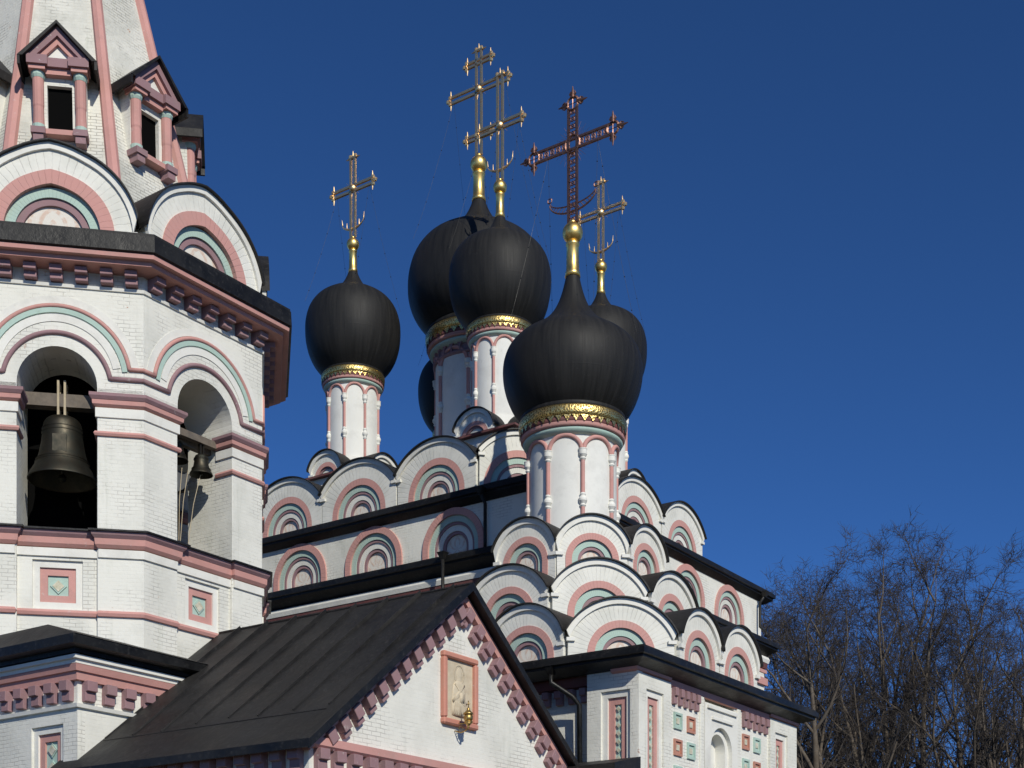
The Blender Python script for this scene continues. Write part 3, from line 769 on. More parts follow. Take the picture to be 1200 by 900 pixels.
# third tier
tier(2.46, 2.46, 1.02, 1.02, 11.5, 13.45)
T1_R = [(.76,.58,-.02,'pinkj'),(.58,.40,.055,'mintj'),(.40,.31,.085,'mauve')]
for phi in (PL, PD, PR):
    l, rz = face(phi, 2.46, 0, 13.05); gable(chapel, 't1', l, rz, 1.03, 1.25, 1.12, T1_R, .8, 1.1)
def lx(c): lattice_cross(c, 3.95, 1.82, 2.30, (.33, .80)); return 'copper'
dr, zeq, p = dome_tower(chapel, 0, 0, 1.28, 13.6, 16.5, 17.0, 17.55, P_FRONT, 19.2, 1.15,
           (23.3, .30, 23.6, lx), 0)
for s in (1, -1):
    for q in (1, -1): chain(dr, (0, s*.85, 25.75), (q*1.2, s*1.45, 20.5), .15)
m = MB(); m.smooth = True
downpipe(chapel, [(-5.35,-2.75,9.2),(-5.35,-2.75,8.95),(-5.05,-3.2,8.6),(-4.9,-3.3,8.4),(-4.85,-3.3,5.0)], .065)
m = MB(); m.prism_y([(-6.2,6.42),(-4.97,6.42),(-4.97,6.95),(-6.2,6.66)], -5.1, 3.5); m.build('lower_roof', 'roof', chapel)

# ================================================================== bell tower
CT = (-11.27, 37.24)
tower = thing('bell_tower', 'octagonal white bell tower with a tent spire and open arches, at the left edge', 'bell tower', (*CT, 0), ROT)
A = 4.65; Sd = 2*A*math.tan(math.pi/8); HS = Sd/2; OW = .89
oct_ = octagon(A)
w = MB(); w.prism(octagon(A-.33), 0, 11.6)
w.mat(1).prism(octagon(A-.6), 11.6, 11.72); w.build('drum_wall', ['brick', 'wood'], tower)
def pier_path(k, depth, A_=A, ow=OW):
    """outline of the pier at corner k: jamb, face, corner, face, jamb"""
    f0 = math.pi/4*k; f1 = f0+math.pi/4
    def P(phi, h, u): l, _ = face(phi, h, u); return (l[0], l[1])
    hs = A_*math.tan(math.pi/8)
    return [P(f0, A_-depth, ow), P(f0, A_, ow), P(f0, A_, hs), P(f1, A_, -ow), P(f1, A_-depth, -ow)]
for k in range(8):
    p = pier_path(k, 1.6); m = MB(); m.prism(p, 8.0, 15.2)
    o = m.build('corner_pier', 'brick', tower, bevel=.012)
    p = pier_path(k, .55)
    m = MB(); m.mat(0).sweep(p, [(-.05,15.04),(.17,15.04),(.17,14.97),(.12,14.9),(-.05,14.9)], False)
    m.mat(1).sweep(p, [(-.05,14.897),(.11,14.897),(.10,14.80),(.05,14.76),(-.05,14.74)], False)
    m.mat(2).sweep(p, [(-.05,14.735),(.04,14.735),(.04,14.52),(-.05,14.5)], False)
    m.build('impost_moulding', ['mauve', 'pink', 'white'], o)
    m = MB(); m.sweep(p, [(-.04,14.20),(.05,14.19),(.075,14.14),(.05,14.09),(-.04,14.08)], False); m.build('roll_moulding', 'pink', o)
# arches
for k in range(8):
    phi = math.pi/4*k
    l, rz = face(phi, A)
    m = MB(); m.panel(-HS+.0, HS-.0, 15.0, 18.3, OW, 15.2, 0, .6)
    m.panel(-HS+.25, HS-.25, 15.01, 18.29, OW, 15.2, .6, 1.2)
    m.panel(-HS+.5, HS-.5, 15.01, 18.28, OW, 15.2, 1.2, 1.6)
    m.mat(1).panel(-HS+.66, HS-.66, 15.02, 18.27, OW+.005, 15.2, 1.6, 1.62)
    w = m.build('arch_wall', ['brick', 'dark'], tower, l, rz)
    m = MB(); m.smooth = True
    for rr, zc, zl, rad, mi in ((1.20,15.2,15.42,.055,0),(1.63,15.38,15.66,.05,1)):
        a0 = math.asin((zl-zc)/rr); x = rr*math.cos(a0)
        pts = [(HS+.03,-.02,zl),(x+.02,-.02,zl)]+[(rr*math.cos(a0+(math.pi-2*a0)*i/30),-.02,zc+rr*math.sin(a0+(math.pi-2*a0)*i/30)) for i in range(31)]+[(-x-.02,-.02,zl),(-HS-.03,-.02,zl)]
        m.mat(mi).tube(pts, rad, 8)
    m.smooth = False
    m.mat(2)
    rr, zc, zl = 1.52, 15.38, 15.66
    a0 = math.asin((zl-.06-zc)/1.57); o_ = []; i_ = []
    for i in range(31):
        a = a0+(math.pi-2*a0)*i/30; o_.append((1.585*math.cos(a), zc+1.585*math.sin(a))); i_.append((1.47*math.cos(a), zc+1.47*math.sin(a)))
    m.strip(o_, i_, -.035, .01)
    # smooth white shoulders round the arch
    for rr, y in ((1.86, -.012), (1.44, -.02)):
        a0 = math.asin(.3/rr); hi = [(rr*math.cos(a0+(math.pi-2*a0)*i/30), 15.38+rr*math.sin(a0+(math.pi-2*a0)*i/30)) for i in range(31)]
        lo = [((rr-.17)*math.cos(a0+(math.pi-2*a0)*i/30), 15.38+(rr-.17)*math.sin(a0+(math.pi-2*a0)*i/30)) for i in range(31)]
        m.mat(3).strip(hi, lo, y, .01)
    m.build('archivolt', ['mauve', 'pink', 'mint', 'white'], w)
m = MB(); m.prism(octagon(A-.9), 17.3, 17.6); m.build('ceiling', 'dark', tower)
m = MB(); m.mat(0).box(-2.6,2.6,-.35,.35,11.75,13.1); m.mat(0).box(-.2,.2,-3.4,3.4,14.95,15.2); m.box(-3.4,3.4,-.2,.2,15.2,15.42)
m.build('bell_frame', ['wood'], tower)
m = MB(); m.prism(octagon(2.35), 11.72, 17.3); m.build('shade_core', 'dark', tower)  # near-black core added to darken the chamber and hide sky through far arches
# sill cornice following the piers
def stepped_path(A_, step, ow):
    p = []
    for k in range(8):
        f = math.pi/4*k
        for h, u in ((A_, -A_*math.tan(math.pi/8)), (A_, -ow), (A_-step, -ow), (A_-step, ow), (A_, ow)):
            l, _ = face(f, h, u); p.append((l[0], l[1]))
    return p
sp = stepped_path(A, .1, OW+.08)
m = MB(); m.mat(0).sweep(sp, [(-.3,11.93),(.26,11.88),(.26,11.84),(-.3,11.84)])
m.mat(1).sweep(sp, [(-.1,11.838),(.21,11.838),(.19,11.77),(.13,11.70),(-.1,11.70)])
m.mat(2).sweep(sp, [(-.1,11.697),(.13,11.697),(.12,11.56),(.06,11.49),(-.1,11.47)])
m.mat(3).sweep(sp, [(-.1,11.467),(.05,11.467),(.05,11.28),(-.1,11.26)])
m.build('sill_cornice', ['gut', 'mauve', 'pink', 'white'], tower)
m = MB(); m.sweep(sp, [(-.1,10.06),(.05,10.05),(.085,9.99),(.06,9.92),(-.1,9.90)]); m.build('string_course', 'pink', tower)
for k in range(8):
    if k in (4, 5, 6, 7): framed_panel(tower, math.pi/4*k, A-.1, -.3, .3, 10.34, 10.94, (-OW-.1, OW+.1, 7.5, 11.5))
    else:
        m = MB(); m.T = facemat(math.pi/4*k, A-.1); m.box(-OW-.1, OW+.1, 0, .3, 7.5, 11.5); m.build('wall_facing', 'brick', tower)
# main cornice
m = MB(); m.mat(0).sweep(oct_, [(-.3,18.04),(.68,18.04),(.67,17.945),(.53,17.93),(.52,17.84),(.38,17.83),(-.3,17.825)])
m.build('cornice', ['pink'], tower)
m = MB(); m.mat(0).sweep(oct_, [(-.1,17.53),(.055,17.51),(.04,17.44),(-.1,17.43)])
m.build('ledge', ['white'], tower)
for k in range(8):
    n = 8 if k in (4,5,6,7) else 0
    if n: dentil_row(tower, math.pi/4*k, A, -HS-.02, HS+.02, 7, 17.822, dz=.28, depth=.33, wfrac=.5)
m = MB(); m.mat(0).sweep(oct_, [(-.6,18.62),(.70,18.50),(.70,18.44),(-.6,18.5)])
m.mat(1).sweep(oct_, [(.50,18.437),(.72,18.437),(.74,18.07),(.68,18.045),(.50,18.045)])
m.build('eave', ['roof', 'gut'], tower)
# gables at the foot of the spire
TW_R = [(1.37,1.06,-.04,'pinkj'),(1.06,.84,.08,'mintj'),(.84,.68,.13,'mauve')]
SPIRE = []
for k in (3, 4, 5, 6, 7, 0):
    l, rz = face(math.pi/4*k, A+.12, 0, 18.62)
    SPIRE.append(gable(tower, 'tw', l, rz, 1.86, 1.94, 1.93, TW_R, .36, 2.0))
m = MB(); m.prism(octagon(A-.4), 18.4, 19.0); m.build('spire_base', 'white', tower)
# tent spire
ap = (0, 0, 31.2)
def tent_h(z): return 2.86-.211*(z-21.6)
m = MB(); m.frustum(octagon(tent_h(18.7)), 18.7, octagon(tent_h(34.8)), 34.8); SPIRE.append(m.build('tent_spire', 'brick_rough', tower))
m = MB(); m.smooth = False
for k in range(8):
    a = math.pi/8+math.pi/4*k; pts = []
    for z in [18.8+i*.5 for i in range(32)]:
        q = tent_h(z)/math.cos(math.pi/8); pts.append((q*math.cos(a), q*math.sin(a), z))
    m.tube(pts, .17, 8, .11)
SPIRE.append(m.build('rib', 'pink', tower))
LEAN0 = len(tower.children)
def lucarne(phi):
    T = Matrix.Translation((0,0,24.46)) @ Matrix.Diagonal((1,1,.93,1)) @ Matrix.Translation((0,0,-24.70)) @ facemat(phi, 2.98); m = MB(); m.T = T
    z0, z1 = 21.75, 23.85
    def B(mi, *a): m.mat(mi).box(*a)
    m.mat(0)
    B(0, -.62, -.29, .08, 1.6, z0+.18, z1); B(0, .29, .62, .08, 1.6, z0+.18, z1)
    B(0, -.29, .29, .08, 1.6, 23.26, z1); B(0, -.29, .29, .08, 1.0, z0+.18, 22.12)
    lu = m.build('lucarne', ['brick'], tower)
    m = MB(); m.T = T; m.box(-.288, .288, .2, .21, 22.1, 23.3); m.build('opening_shade_panel', 'dark', lu)  # near-black panel painted as interior shade; the spire behind is not cut open
    for s in (1, -1):
        m = MB(); m.T = T; m.smooth = False
        m.mat(0).lathe([(.135,22.15),(.125,22.6),(.135,22.65),(.135,23.35)], 12, (s*.49, .02, 0), cap=False)
        m.mat(1).lathe([(.15,22.02),(.15,22.15)], 12, (s*.49,.02,0)); m.lathe([(.14,23.35),(.17,23.42),(.17,23.5)], 12, (s*.49,.02,0))
        m.mat(0).box(s*.49-.19, s*.49+.19, -.2, .2, 23.5, 23.68)
        m.mat(2).box(s*.49-.17, s*.49+.17, -.19, .2, 21.86, 22.02); m.mat(2).box(s*.49-.12, s*.49+.12, -.15, .2, 21.68, 21.86)
        m.build('column', ['pink', 'mint', 'mauve'], lu, bevel=0)
    m = MB(); m.T = T; m.mat(0).box(-.30,.30,-.08,.2,23.45,23.6); m.mat(1).prism([(-.72,-.26),(-.24,-.26),(-.24,-.16),(.24,-.16),(.24,-.26),(.72,-.26),(.72,.2),(-.72,.2)],23.602,23.83)
    m.build('entablature', ['pink','mauve'], lu)
    m = MB(); m.T = T; m.box(-.36,.36,-.1,.2,21.9,22.03); m.build('window_sill', 'pink', lu)
    m = MB(); m.T = T
    def tri(mi, w_, za, zb, y0, y1): m.mat(mi).prism_y([(-w_,za),(w_,za),(0,zb)], y0, y1)
    m.mat(0).prism_y([(-.75,23.84),(-.5,23.84),(0,24.38),(0,24.62)], -.22, .5); m.mat(0).prism_y([(.75,23.84),(0,24.62),(0,24.38),(.5,23.84)], -.22, .5)
    m.mat(1).prism_y([(-.5,23.84),(-.33,23.84),(0,24.2),(0,24.38)], -.14, .5); m.mat(1).prism_y([(.5,23.84),(0,24.38),(0,24.2),(.33,23.84)], -.14, .5)
    tri(2, .33, 23.84, 24.2, -.05, .5)
    m.build('pediment', ['mauve', 'pink', 'white'], lu)
    m = MB(); m.T = T
    m.prism_y([(-.92,23.72),(-.80,23.72),(0,24.62),(0,24.70)], -.34, 2.2); m.prism_y([(.92,23.72),(0,24.70),(0,24.62),(.80,23.72)], -.34, 2.2)
    m.mat(0).box(-.92,-.86,-.33,1.4,23.5,23.72); m.box(.86,.92,-.33,1.4,23.5,23.72)
    m.build('pediment_roof', 'roof', lu)
for k in (3, 4, 5, 6, 7): lucarne(math.pi/4*k)
# the old spire stands a little out of true
wy = Vector((math.sin(ROT), math.cos(ROT), 0))
LEAN = Matrix.Translation((0,0,14)) @ Matrix.Rotation(-.0195, 4, wy) @ Matrix.Translation((0,0,-14))
for o in SPIRE+[c for c in tower.children if c.name.startswith('lucarne')]: o.matrix_local = LEAN @ o.matrix_basis
# square base of the tower
BXW, BYW = 4.3, 5.3
bq = rect(-BXW, BXW, -BYW, BYW)
m = MB(); m.prism(rect(-BXW+.2, BXW, -BYW, BYW), 0, 8.5); m.build('base_wall', 'brick', tower)
m = MB(); m.mat(0).sweep(bq, [(-.1,8.50),(.27,8.50),(.27,8.42),(.2,8.41),(.2,8.33),(-.1,8.32)])
m.mat(1).sweep(bq, [(-.1,8.317),(.21,8.317),(.17,8.18),(.12,8.17),(.10,8.0),(-.1,7.99)])
m.mat(0).sweep(bq, [(-.1,7.52),(.09,7.5),(.07,7.42),(-.1,7.4)])
m.build('base_cornice', ['white', 'pink'], tower)
dentil_row(tower, PL, BXW, -BYW-.0, BYW+.02, 20, 8.0, dz=.44, depth=.2)
dentil_row(tower, PR, BYW, -BXW-.02, BXW, 16, 8.0, dz=.44, depth=.2)
m = MB(); m.mat(0).frustum(rect(-BXW-.5,BXW+.5,-BYW-.55,BYW+.55), 8.86, rect(-4.3,4.3,-4.3,4.3), 9.35)
m.mat(1).sweep(bq, [(.0,8.855),(.53,8.855),(.53,8.66),(.45,8.64),(.30,8.62),(.30,8.53),(.0,8.52)])
m.build('base_roof', ['roof', 'gut'], tower)
framed_panel(tower, PL, BXW, 3.98, 4.56, 5.95, 6.86, (-BYW, BYW-.002, 4, 8.45))

# bells
def bell(name, label, x, y, zb, rad, hgt, group=None, tilt=0):
    wx, wy = to_world(CT, x, y)
    t = thing(name, label, 'bell', (wx, wy, zb), ROT, group)
    m = MB(); m.smooth = True
    p = [(1.0,0),(1.0,.02),(.93,.1),(.80,.22),(.70,.36),(.63,.52),(.585,.70),(.56,.84),(.50,.93),(.36,.985),(.1,1.0)]
    pin = [(.06,.94),(.48,.86),(.55,.6),(.66,.3),(.86,.08),(.96,0.0)]
    m.lathe(smooth_prof([(a*rad, b*hgt) for a, b in pin[::-1]][::-1])+smooth_prof([(a*rad, b*hgt) for a, b in p], 3), 48, cap=False)
    for zz, rr in ((.27,.765),(.31,.74),(.74,.582),(.80,.572)): m.lathe([(rr*rad-.01,zz*hgt-.02),(rr*rad+.018,zz*hgt),(rr*rad-.01,zz*hgt+.02)], 48, cap=False)
    b_ = m.build('bell_body', 'bronze', t)
    m = MB(); m.T = facemat(PD if rad > .5 else PR, rad*.655, 0, hgt*.50)
    if rad > .5:
        m.box(-.16,.16,-.03,.05,-.22,.18); m.build('relief_panel', 'bronze', b_)
    m = MB()
    m.smooth = True; m.tube([(0,0,hgt*.9),(0,0,hgt*.05)], .03*rad*1.5, 8); m.ball((0,0,hgt*.05), .12*rad, 10); m.build('clapper', 'bronze', t)
    m = MB(); s_ = rad/.8
    m.T = Matrix.Rotation(R(45), 4, 'Z') if rad > .5 else Matrix.Identity(4)
    for s in (1, -1): m.box(s*.13*s_-.07*s_, s*.13*s_+.07*s_, -.1*s_, -.05*s_, hgt-.02, hgt+.82*s_); m.box(s*.13*s_-.07*s_, s*.13*s_+.07*s_, .05*s_, .1*s_, hgt-.02, hgt+.82*s_)
    m.build('hanging_strap', 'woodl' if rad > .5 else 'bronze', t)
    return t
q = (A-.95)/math.sqrt(2)
bell('bell', 'large green-bronze bell hanging in the front arch of the bell tower', -q, -q, 13.3, .80, 1.5)
bell('bell', 'smaller bronze bell nearer the right jamb of the tower\'s right arch', .37, -A+.55, 14.02, .29, .5)
bell('bell', 'smaller bronze bell half hidden behind the middle pier of the bell tower', -.12, -A+.9, 14.3, .29, .5)
m = MB(); m.T = facemat(PD, A-.9)
m.mat(0).box(-1.6, 1.6, -.14, .14, 15.0, 15.3); m.build('bell_beam', 'wood', tower)
m = MB(); m.T = facemat(PR, A-.55)
m.box(-1.2, 1.2, -.09, .09, 14.78, 14.95); m.box(-1.2,1.2,.2,.36,14.7,14.86); m.build('bell_beam', 'wood', tower)
m = MB(); m.T = facemat(PR, A-.6)
tp = [(-.5,14.15),(-.06,14.1),(.28,14.12),(.6,14.1),(.5,13.98),(.3,13.85),(.13,13.68),(-.1,13.55),(-.5,13.3)]
m.prism_y(tp[::-1], .35, .39)
m.build('hanging_tarpaulin', 'cloth', tower)
m = MB(); m.T = facemat(PR, A-.5)
for x0, x1 in ((-.3,-.4),(-.1,-.35),(.3,-.1)): m.tube([(x0,0,14.0),((x0+x1)/2-.03,.0,13.2),(x1,0,12.2)], .01, 5)
m.build('bell_rope', 'woodl', tower)

# ================================================================== porch with gable
porch = thing('church_porch', 'long white porch wing with black standing-seam gable roof and pink dentils in the foreground', 'porch', (*CT, 0), ROT)
XR, YG = .5, -12.0; HWALL = 4.75; HE = 5.1; ZR, ZE = 10.06, 6.05; YB = -5.3
sl_ = (ZR-ZE)/HE
def zroof(x): return ZR-abs(x-XR)*sl_
m = MB()
wl, wr = XR-HWALL, XR+HWALL
m.box(wl, wr, YG, YB+.0, 0, 6.0)
ztop = zroof(wl)-.15
m.T = Matrix.Identity(4)
m.prism_y([(wl,6.0),(wr,6.0),(wr,ztop),(XR,ZR-.15),(wl,ztop)], YG, YB)
m.build('wall', 'brick', porch)
# roof slopes (two thick sheets)
YV = YG-.32
m = MB()
for s in (1, -1):
    e = (XR+s*HE, ZE); rdg = (XR, ZR)
    poly = [(e[0],e[1]),(rdg[0],rdg[1]),(rdg[0],rdg[1]-.1),(e[0],e[1]-.1)]
    if s > 0: poly = poly[::-1]
    m.prism_y(poly[::-1] if s < 0 else poly[::-1], YV, -4.6)
rf = m.build('roof', 'roof', porch)
m = MB()
ux = Vector((HE, ZR-ZE)).normalized()
rng = random.Random(3)
y = YV+.45; k = 0
while y < -4.7:
    for s in (-1, 1):
        a = .0; b_ = .80+rng.uniform(-.015,.015)
        x0, z0 = XR, ZR; x1, z1 = XR+s*HE*b_, ZR-(ZR-ZE)*b_
        nx, nz = s*ux.y, ux.x
        h = .085
        m.add([(x0,y-.012,z0),(x0,y+.012,z0),(x1,y+.012,z1),(x1,y-.012,z1),(x0+nx*h,y-.01,z0+nz*h),(x0+nx*h,y+.01,z0+nz*h),(x1+nx*h*.3,y+.01,z1+nz*h*.3),(x1+nx*h*.3,y-.01,z1+nz*h*.3)],
              [(4,5,6,7),(0,4,7,3),(1,2,6,5),(2,3,7,6)])
    y += .93
for s in (-1, 1):
    for b_ in (.82, .42 if s > 0 else .8205):
        x1, z1 = XR+s*HE*b_, ZR-(ZR-ZE)*b_
        m.tube([(x1, YV+.4, z1), (x1, -5.4, z1)], .014, 6)
m.build('standing_seam', 'roof', rf)
m = MB(); m.tube([(XR,YV-.01,ZR+.0),(XR,-4.62,ZR+.0)], .04, 8); m.build('ridge_cap', 'roof', rf)
# bargeboard strip and eave edge
m = MB()
for s in (1, -1):
    p = [(XR+s*(HE+.03),ZE-.02),(XR,ZR+.03),(XR,ZR-.15),(XR+s*(HE+.03),ZE-.2)]
    m.prism_y(p if s > 0 else p[::-1], YV-.05, YV+.0)
m.box(XR-HE-.04, XR-HE+.02, YV-.05, YB-.0, ZE-.17, ZE-.02); m.box(XR+HE-.02, XR+HE+.04, YV-.05, YB, ZE-.17, ZE-.02)
m.build('roof_edge', 'gut', rf)
# rake band and dentils
m = MB()
for s in (1, -1):
    w1, w0 = HWALL+.12, 0
    p = [(XR+s*w1, zroof(XR+s*w1)-.155), (XR, ZR-.155), (XR, ZR-.36), (XR+s*w1, zroof(XR+s*w1)-.36)]
    m.prism_y(p if s > 0 else p[::-1], YG-.14, YG+.05)
m.build('rake_band', 'pink', porch)
n = 13; ang = math.atan2(ZR-ZE, HE)
m = MB(); m.box(-.125, .125, -.2, .03, -.24, .03); m.box(-.12, .12, -.12, .03, -.38, -.241); dm = m.build('rake_dentil', 'mauve', porch, bevel=.01); dfirst = True
for s in (1, -1):
    for k in range(n):
        d = .28+k*.475                                    # along the slope
        cx = XR+s*d*math.cos(ang); cz = ZR-.36-d*math.sin(ang)
        if abs(cx-XR) > HWALL-.25: continue
        if not dfirst: dm = link('rake_dentil', dm.data, porch, bevel=.01)
        dfirst = False; dm.location = (cx, YG, cz); dm.rotation_euler = (0, s*ang+rng0.uniform(-.03,.03), 0)
# base band, both walls
pp = [(wl, YB), (wl, YG), (wr, YG), (wr, YB)]
m = MB(); m.mat(0).sweep(pp, [(-.05,6.17),(.16,6.15),(.16,6.0),(.10,5.95),(-.05,5.94)], False); m.build('band', ['pink'], porch)
dentil_row(porch, PR, -YG, wl+.02, wr-.02, 20, 5.945, dz=.42, depth=.2, wfrac=.55)
dentil_row(porch, PL, -wl, -YB+.05, -YG-.02, 14, 5.945, dz=.42, depth=.2, wfrac=.55)
m = MB(); m.sweep(pp, [(-.05,5.42),(.08,5.4),(.06,5.3),(-.05,5.28)], False); m.build('ledge', 'white', porch)

# icon on the gable
ix, iy = to_world(CT, .43, YG); IW, IZ0, IZ1 = .62, 7.0, 8.55
icon = thing('icon_panel', 'carved cream saint relief in a salmon pink frame on the white porch gable', 'icon', (ix, iy, IZ0), ROT)
m = MB(); H = IZ1-IZ0; f = .13
for a in ((-IW,IW,-.12,.02,0,f),(-IW,IW,-.12,.02,H-f,H),(-IW,-IW+f,-.12,.02,f,H-f),(IW-f,IW,-.12,.02,f,H-f)): m.box(*a)
m.build('frame', 'iconframe', icon, bevel=.03)
m = MB(); m.box(-IW+f,IW-f,-.03,.0,f,H-f); m.build('relief_ground', 'icon', icon)
m = MB(); m.smooth = True
m.T = Matrix.Translation((0,-.03,0)) @ Matrix.Diagonal((.85,.14,1.04,1))
m.ball((0,0,1.08), .115, 20, 1.25); m.ball((0,-.02,.99),.085,14,1.2)
m.lathe([(.30,.22),(.31,.35),(.29,.55),(.27,.75),(.24,.86),(.15,.93),(.06,.96)], 24)
m.smooth = True
m.tube([(-.25,-.1,.5),(-.12,-.25,.62),(.02,-.28,.72)], .06, 8); m.tube([(.25,-.1,.5),(.16,-.25,.5),(.05,-.28,.55)], .06, 8)
m.box(-.02,.16,-.36,-.2,.5,.7)
m.tube([(-.2,-.2,.88),(0,-.3,.72),(.2,-.2,.88)], .025, 6); m.tube([(0,-.3,.72),(0,-.33,.25)], .025, 6)
m.tube([(.2*math.cos(2*math.pi*i/28),-.05,1.08+.2*math.sin(2*math.pi*i/28)) for i in range(29)], .014, 6)
m.smooth = False
for i in range(7): m.tube([(-.24+.08*i,-.3,.24),(-.2+.068*i,-.3,.5)], .014, 5)
m.build('saint_figure', 'icon', icon)
# lamp hung in front of it
lxw, lyw = to_world(CT, .30, YG-.38)
lamp = thing('hanging_lamp', 'small gilded lamp with a little cross on a bracket below the icon', 'lamp', (lxw, lyw, 7.02), ROT)
m = MB(); m.smooth = True
m.lathe([(.02,-.16),(.05,-.12),(.03,-.08),(.08,-.03),(.13,.02)], 14)
m.lathe([(.13,.02),(.15,.05),(.13,.08)], 14); m.build('lamp_base', 'oldgold', lamp)
m = MB(); m.smooth = True; m.lathe([(.11,.08),(.145,.14),(.15,.22),(.12,.3)], 12); m.build('lamp_body', 'oldgold', lamp)
m = MB(); m.smooth = True; m.lathe([(.17,.3),(.16,.34),(.09,.4),(.05,.45),(.06,.49),(.015,.53)], 14)
m.box(-.012,.012,-.012,.012,.52,.74); m.box(-.012,.012,-.07,.07,.62,.645); m.build('lamp_roof', 'oldgold', lamp)
m = MB(); m.tube([(0,.55,-.18),(0,.3,-.26),(0,.06,-.2),(0,0,-.1)], .022, 8); m.tube([(0,.5,.1),(0,.3,.02),(0,.12,.02)], .016, 6)
for i in range(9):
    a = 2*math.pi*i/8; 
    if i < 8: m.ball((.0,.3+.08*math.cos(a),-.13+.08*math.sin(a)), .02, 6)
m.build('bracket', 'oldgold', lamp); lamp.scale = (.66,)*3

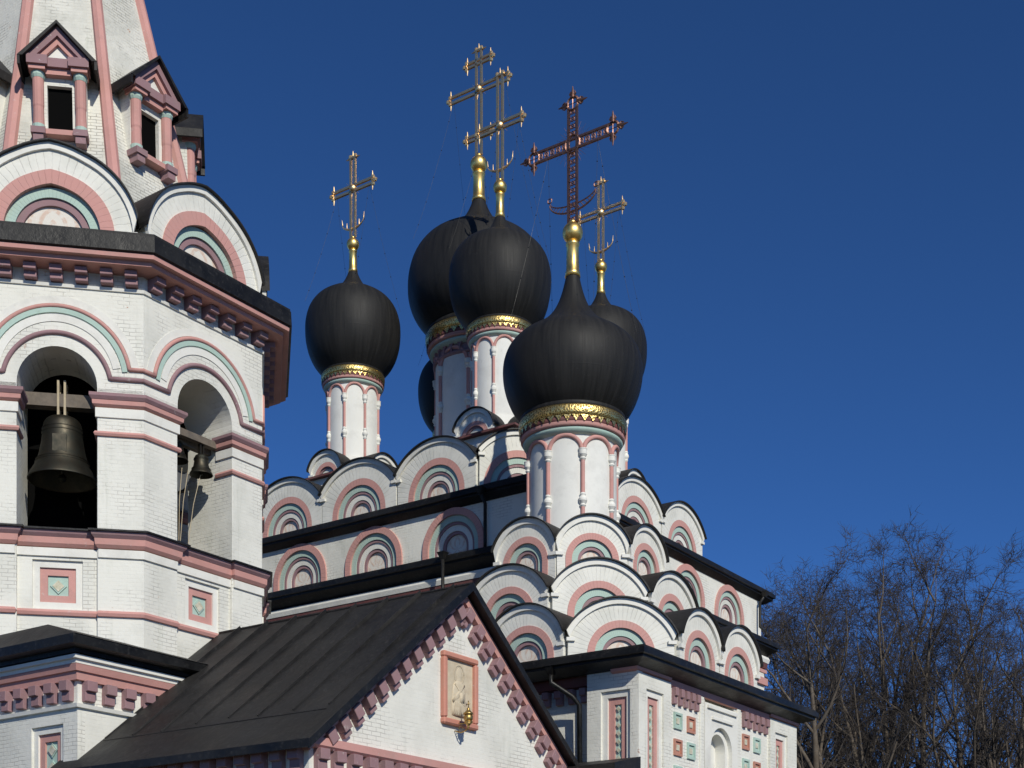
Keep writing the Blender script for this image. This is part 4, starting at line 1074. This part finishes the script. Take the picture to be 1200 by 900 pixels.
# ================================================================== bare trees
def grow(seed, H, spread=1.0, forks=1, lean=0):
    rng = random.Random(seed); segs = [[], []]
    def seg(p, q, r0, r1, k): segs[k].append((p, q, r0, r1))
    def rnd(d, a):
        v = Vector((rng.gauss(0,1), rng.gauss(0,1), rng.gauss(0,1))); v -= d*v.dot(d); v.normalize()
        return (d*math.cos(a)+v*math.sin(a)).normalized()
    def branch(p, d, L, r, lev):
        n = {0: 12, 1: 9, 2: 6, 3: 4, 4: 3}.get(lev, 2)
        kids = []; rr = r
        for i in range(n):
            d = rnd(d, abs(rng.gauss(0, .05 if lev == 0 else (.14 if lev < 3 else .30))))
            d = (d+Vector((0,0,.02 if lev == 0 else (.06 if lev < 3 else .02)))).normalized()
            q = p+d*(L/n); r2 = r*(1-(.80 if lev else .93)*(i+1)/n)
            seg(p, q, rr, r2, 0 if lev < 2 else 1); p = q; rr = r2; kids.append((p.copy(), d.copy(), r2, (i+1)/n))
        if lev >= 4: return
        if lev == 0:
            nl = 15 if forks == 1 else 10
            for k in range(nl):
                t_ = .2+.8*((k+rng.random())/nl); i = min(int(t_*n), n-1); pp, dd, r2, _ = kids[i]
                l = H*(.46-.26*t_)*rng.uniform(.8,1.25)*spread
                branch(pp+(kids[max(i-1,0)][0]-pp)*rng.random(), rnd(dd, rng.uniform(.32,.78)), l, max(r2*.72, .06), 1)
        else:
            cnt = {1: 8, 2: 7, 3: 5}[lev]
            for k in range(cnt):
                t_ = .15+.85*((k+rng.random())/cnt); i = min(int(t_*n), n-1); pp, dd, r2, _ = kids[i]
                l = L*rng.uniform(.34,.55)*(1.15-.45*t_)
                if lev >= 3: l = max(l, .6)
                if l < .12: continue
                branch(pp+(kids[max(i-1,0)][0]-pp)*rng.random(), rnd(dd, rng.uniform(.45,.8) if lev == 1 else rng.uniform(.6,1.25)), l, max(r2*.72, .012), lev+1)
    for f in range(forks):
        a = 2*math.pi*f/forks+rng.random()
        d0 = Vector((math.cos(a)*.10*(forks > 1)+lean, math.sin(a)*.10*(forks > 1), 1)).normalized()
        branch(Vector((math.cos(a)*.35*(forks > 1), math.sin(a)*.35*(forks > 1), -.1)), d0, H*rng.uniform(.86,1.0)*.97, H*(.016 if forks > 1 else .019), 0)
    out = []
    for k, sides in ((0, 7), (1, 3)):
        A_ = segs[k]; n = len(A_)
        p = np.array([s_[0][:] for s_ in A_]); q = np.array([s_[1][:] for s_ in A_]); r0 = np.array([s_[2] for s_ in A_]); r1 = np.array([s_[3] for s_ in A_])
        d = q-p; d /= np.linalg.norm(d, axis=1)[:,None]+1e-9
        up = np.where(np.abs(d[:,2:3]) > .9, np.array([[1.,0,0]]), np.array([[0,0,1.]]))
        x = np.cross(d, up); x /= np.linalg.norm(x, axis=1)[:,None]; y = np.cross(x, d)
        V = np.zeros((n, 2*sides, 3))
        for j in range(sides):
            c, s_ = math.cos(2*math.pi*j/sides), math.sin(2*math.pi*j/sides)
            o = x*c+y*s_; V[:, j] = p+o*r0[:,None]; V[:, sides+j] = q+o*r1[:,None]
        F = np.array([(j, sides+j, sides+(j+1)%sides, (j+1)%sides) for j in range(sides)])
        FF = (F[None]+(np.arange(n)*2*sides)[:,None,None]).reshape(-1)
        me = bpy.data.meshes.new('trunk' if k == 0 else 'crown')
        me.vertices.add(n*2*sides); me.vertices.foreach_set('co', V.reshape(-1))
        nf = n*sides; me.loops.add(nf*4); me.loops.foreach_set('vertex_index', FF.astype(np.int32))
        me.polygons.add(nf); me.polygons.foreach_set('loop_start', np.arange(nf, dtype=np.int32)*4)
        me.polygons.foreach_set('use_smooth', np.ones(nf, dtype=bool))
        me.update(calc_edges=True); me.materials.append(M['bark' if k == 0 else 'twig']); out.append(me)
    return out
protos = [grow(11, 23, .95), grow(23, 25, .85, 3), grow(37, 21, 1.1), grow(41, 25, .9, 2)]
def at(px, d): return ((px-600)/1667*d, d)
trees = [  # direction of the crown's tip, distance, prototype, turn, height, label
 (968, 68, 0, .3, 22.6, 'bare tree with a single leaning trunk, standing closest to the church corner'),
 (1050, 72, 1, 1.0, 25.2, 'tall bare tree with several upright stems from one foot, the highest left of centre'),
 (1098, 76, 3, 2.2, 26.4, 'tall bare two-stemmed tree right of the tallest multi-stemmed tree'),
 (1160, 70, 2, .9, 22.4, 'bare spreading tree with forked trunk near the right edge'),
 (1204, 66, 0, 2.5, 21.2, 'bare tree with thick trunk cut by the right edge of the picture'),
 (922, 88, 2, 4.0, 25.6, 'thin bare tree partly hidden behind the chapel eave'),
 (1128, 92, 0, 5.0, 29.0, 'distant bare tree in the gap between the two-stemmed and the spreading tree'),
 (1008, 90, 3, 3.1, 28.3, 'distant bare tree behind the leaning single-trunked tree'),
 (1078, 80, 2, 2.7, 26.6, 'slender bare tree rising between the two tallest trees'),
 (945, 78, 1, 4.4, 23.8, 'bushy bare tree just clear of the eave corner, left of the leaning trunk'),
 (1182, 96, 1, .2, 28.0, 'distant bare multi-stemmed tree behind the trees at the right edge'),
]
for px, d, k, rz, H, lab in trees:
    tip = max((v.co for v in protos[k][1].vertices), key=lambda c: c.z); sc = H/tip.z
    tilt = R(-4) if lab.startswith('bare tree with a single leaning') else 0
    off = Matrix.Rotation(rz, 3, 'Z') @ Matrix.Rotation(tilt, 3, 'Y') @ (tip*sc)
    x, y = at(px, d); x -= off.x*.85
    tr = thing('bare_tree', lab, 'tree', (x, y, 0), rz, 'bare trees behind the church'); tr.scale = (sc, sc, sc)
    tr.rotation_euler = (0, tilt, rz)
    link('trunk', protos[k][0], tr); link('crown', protos[k][1], tr)
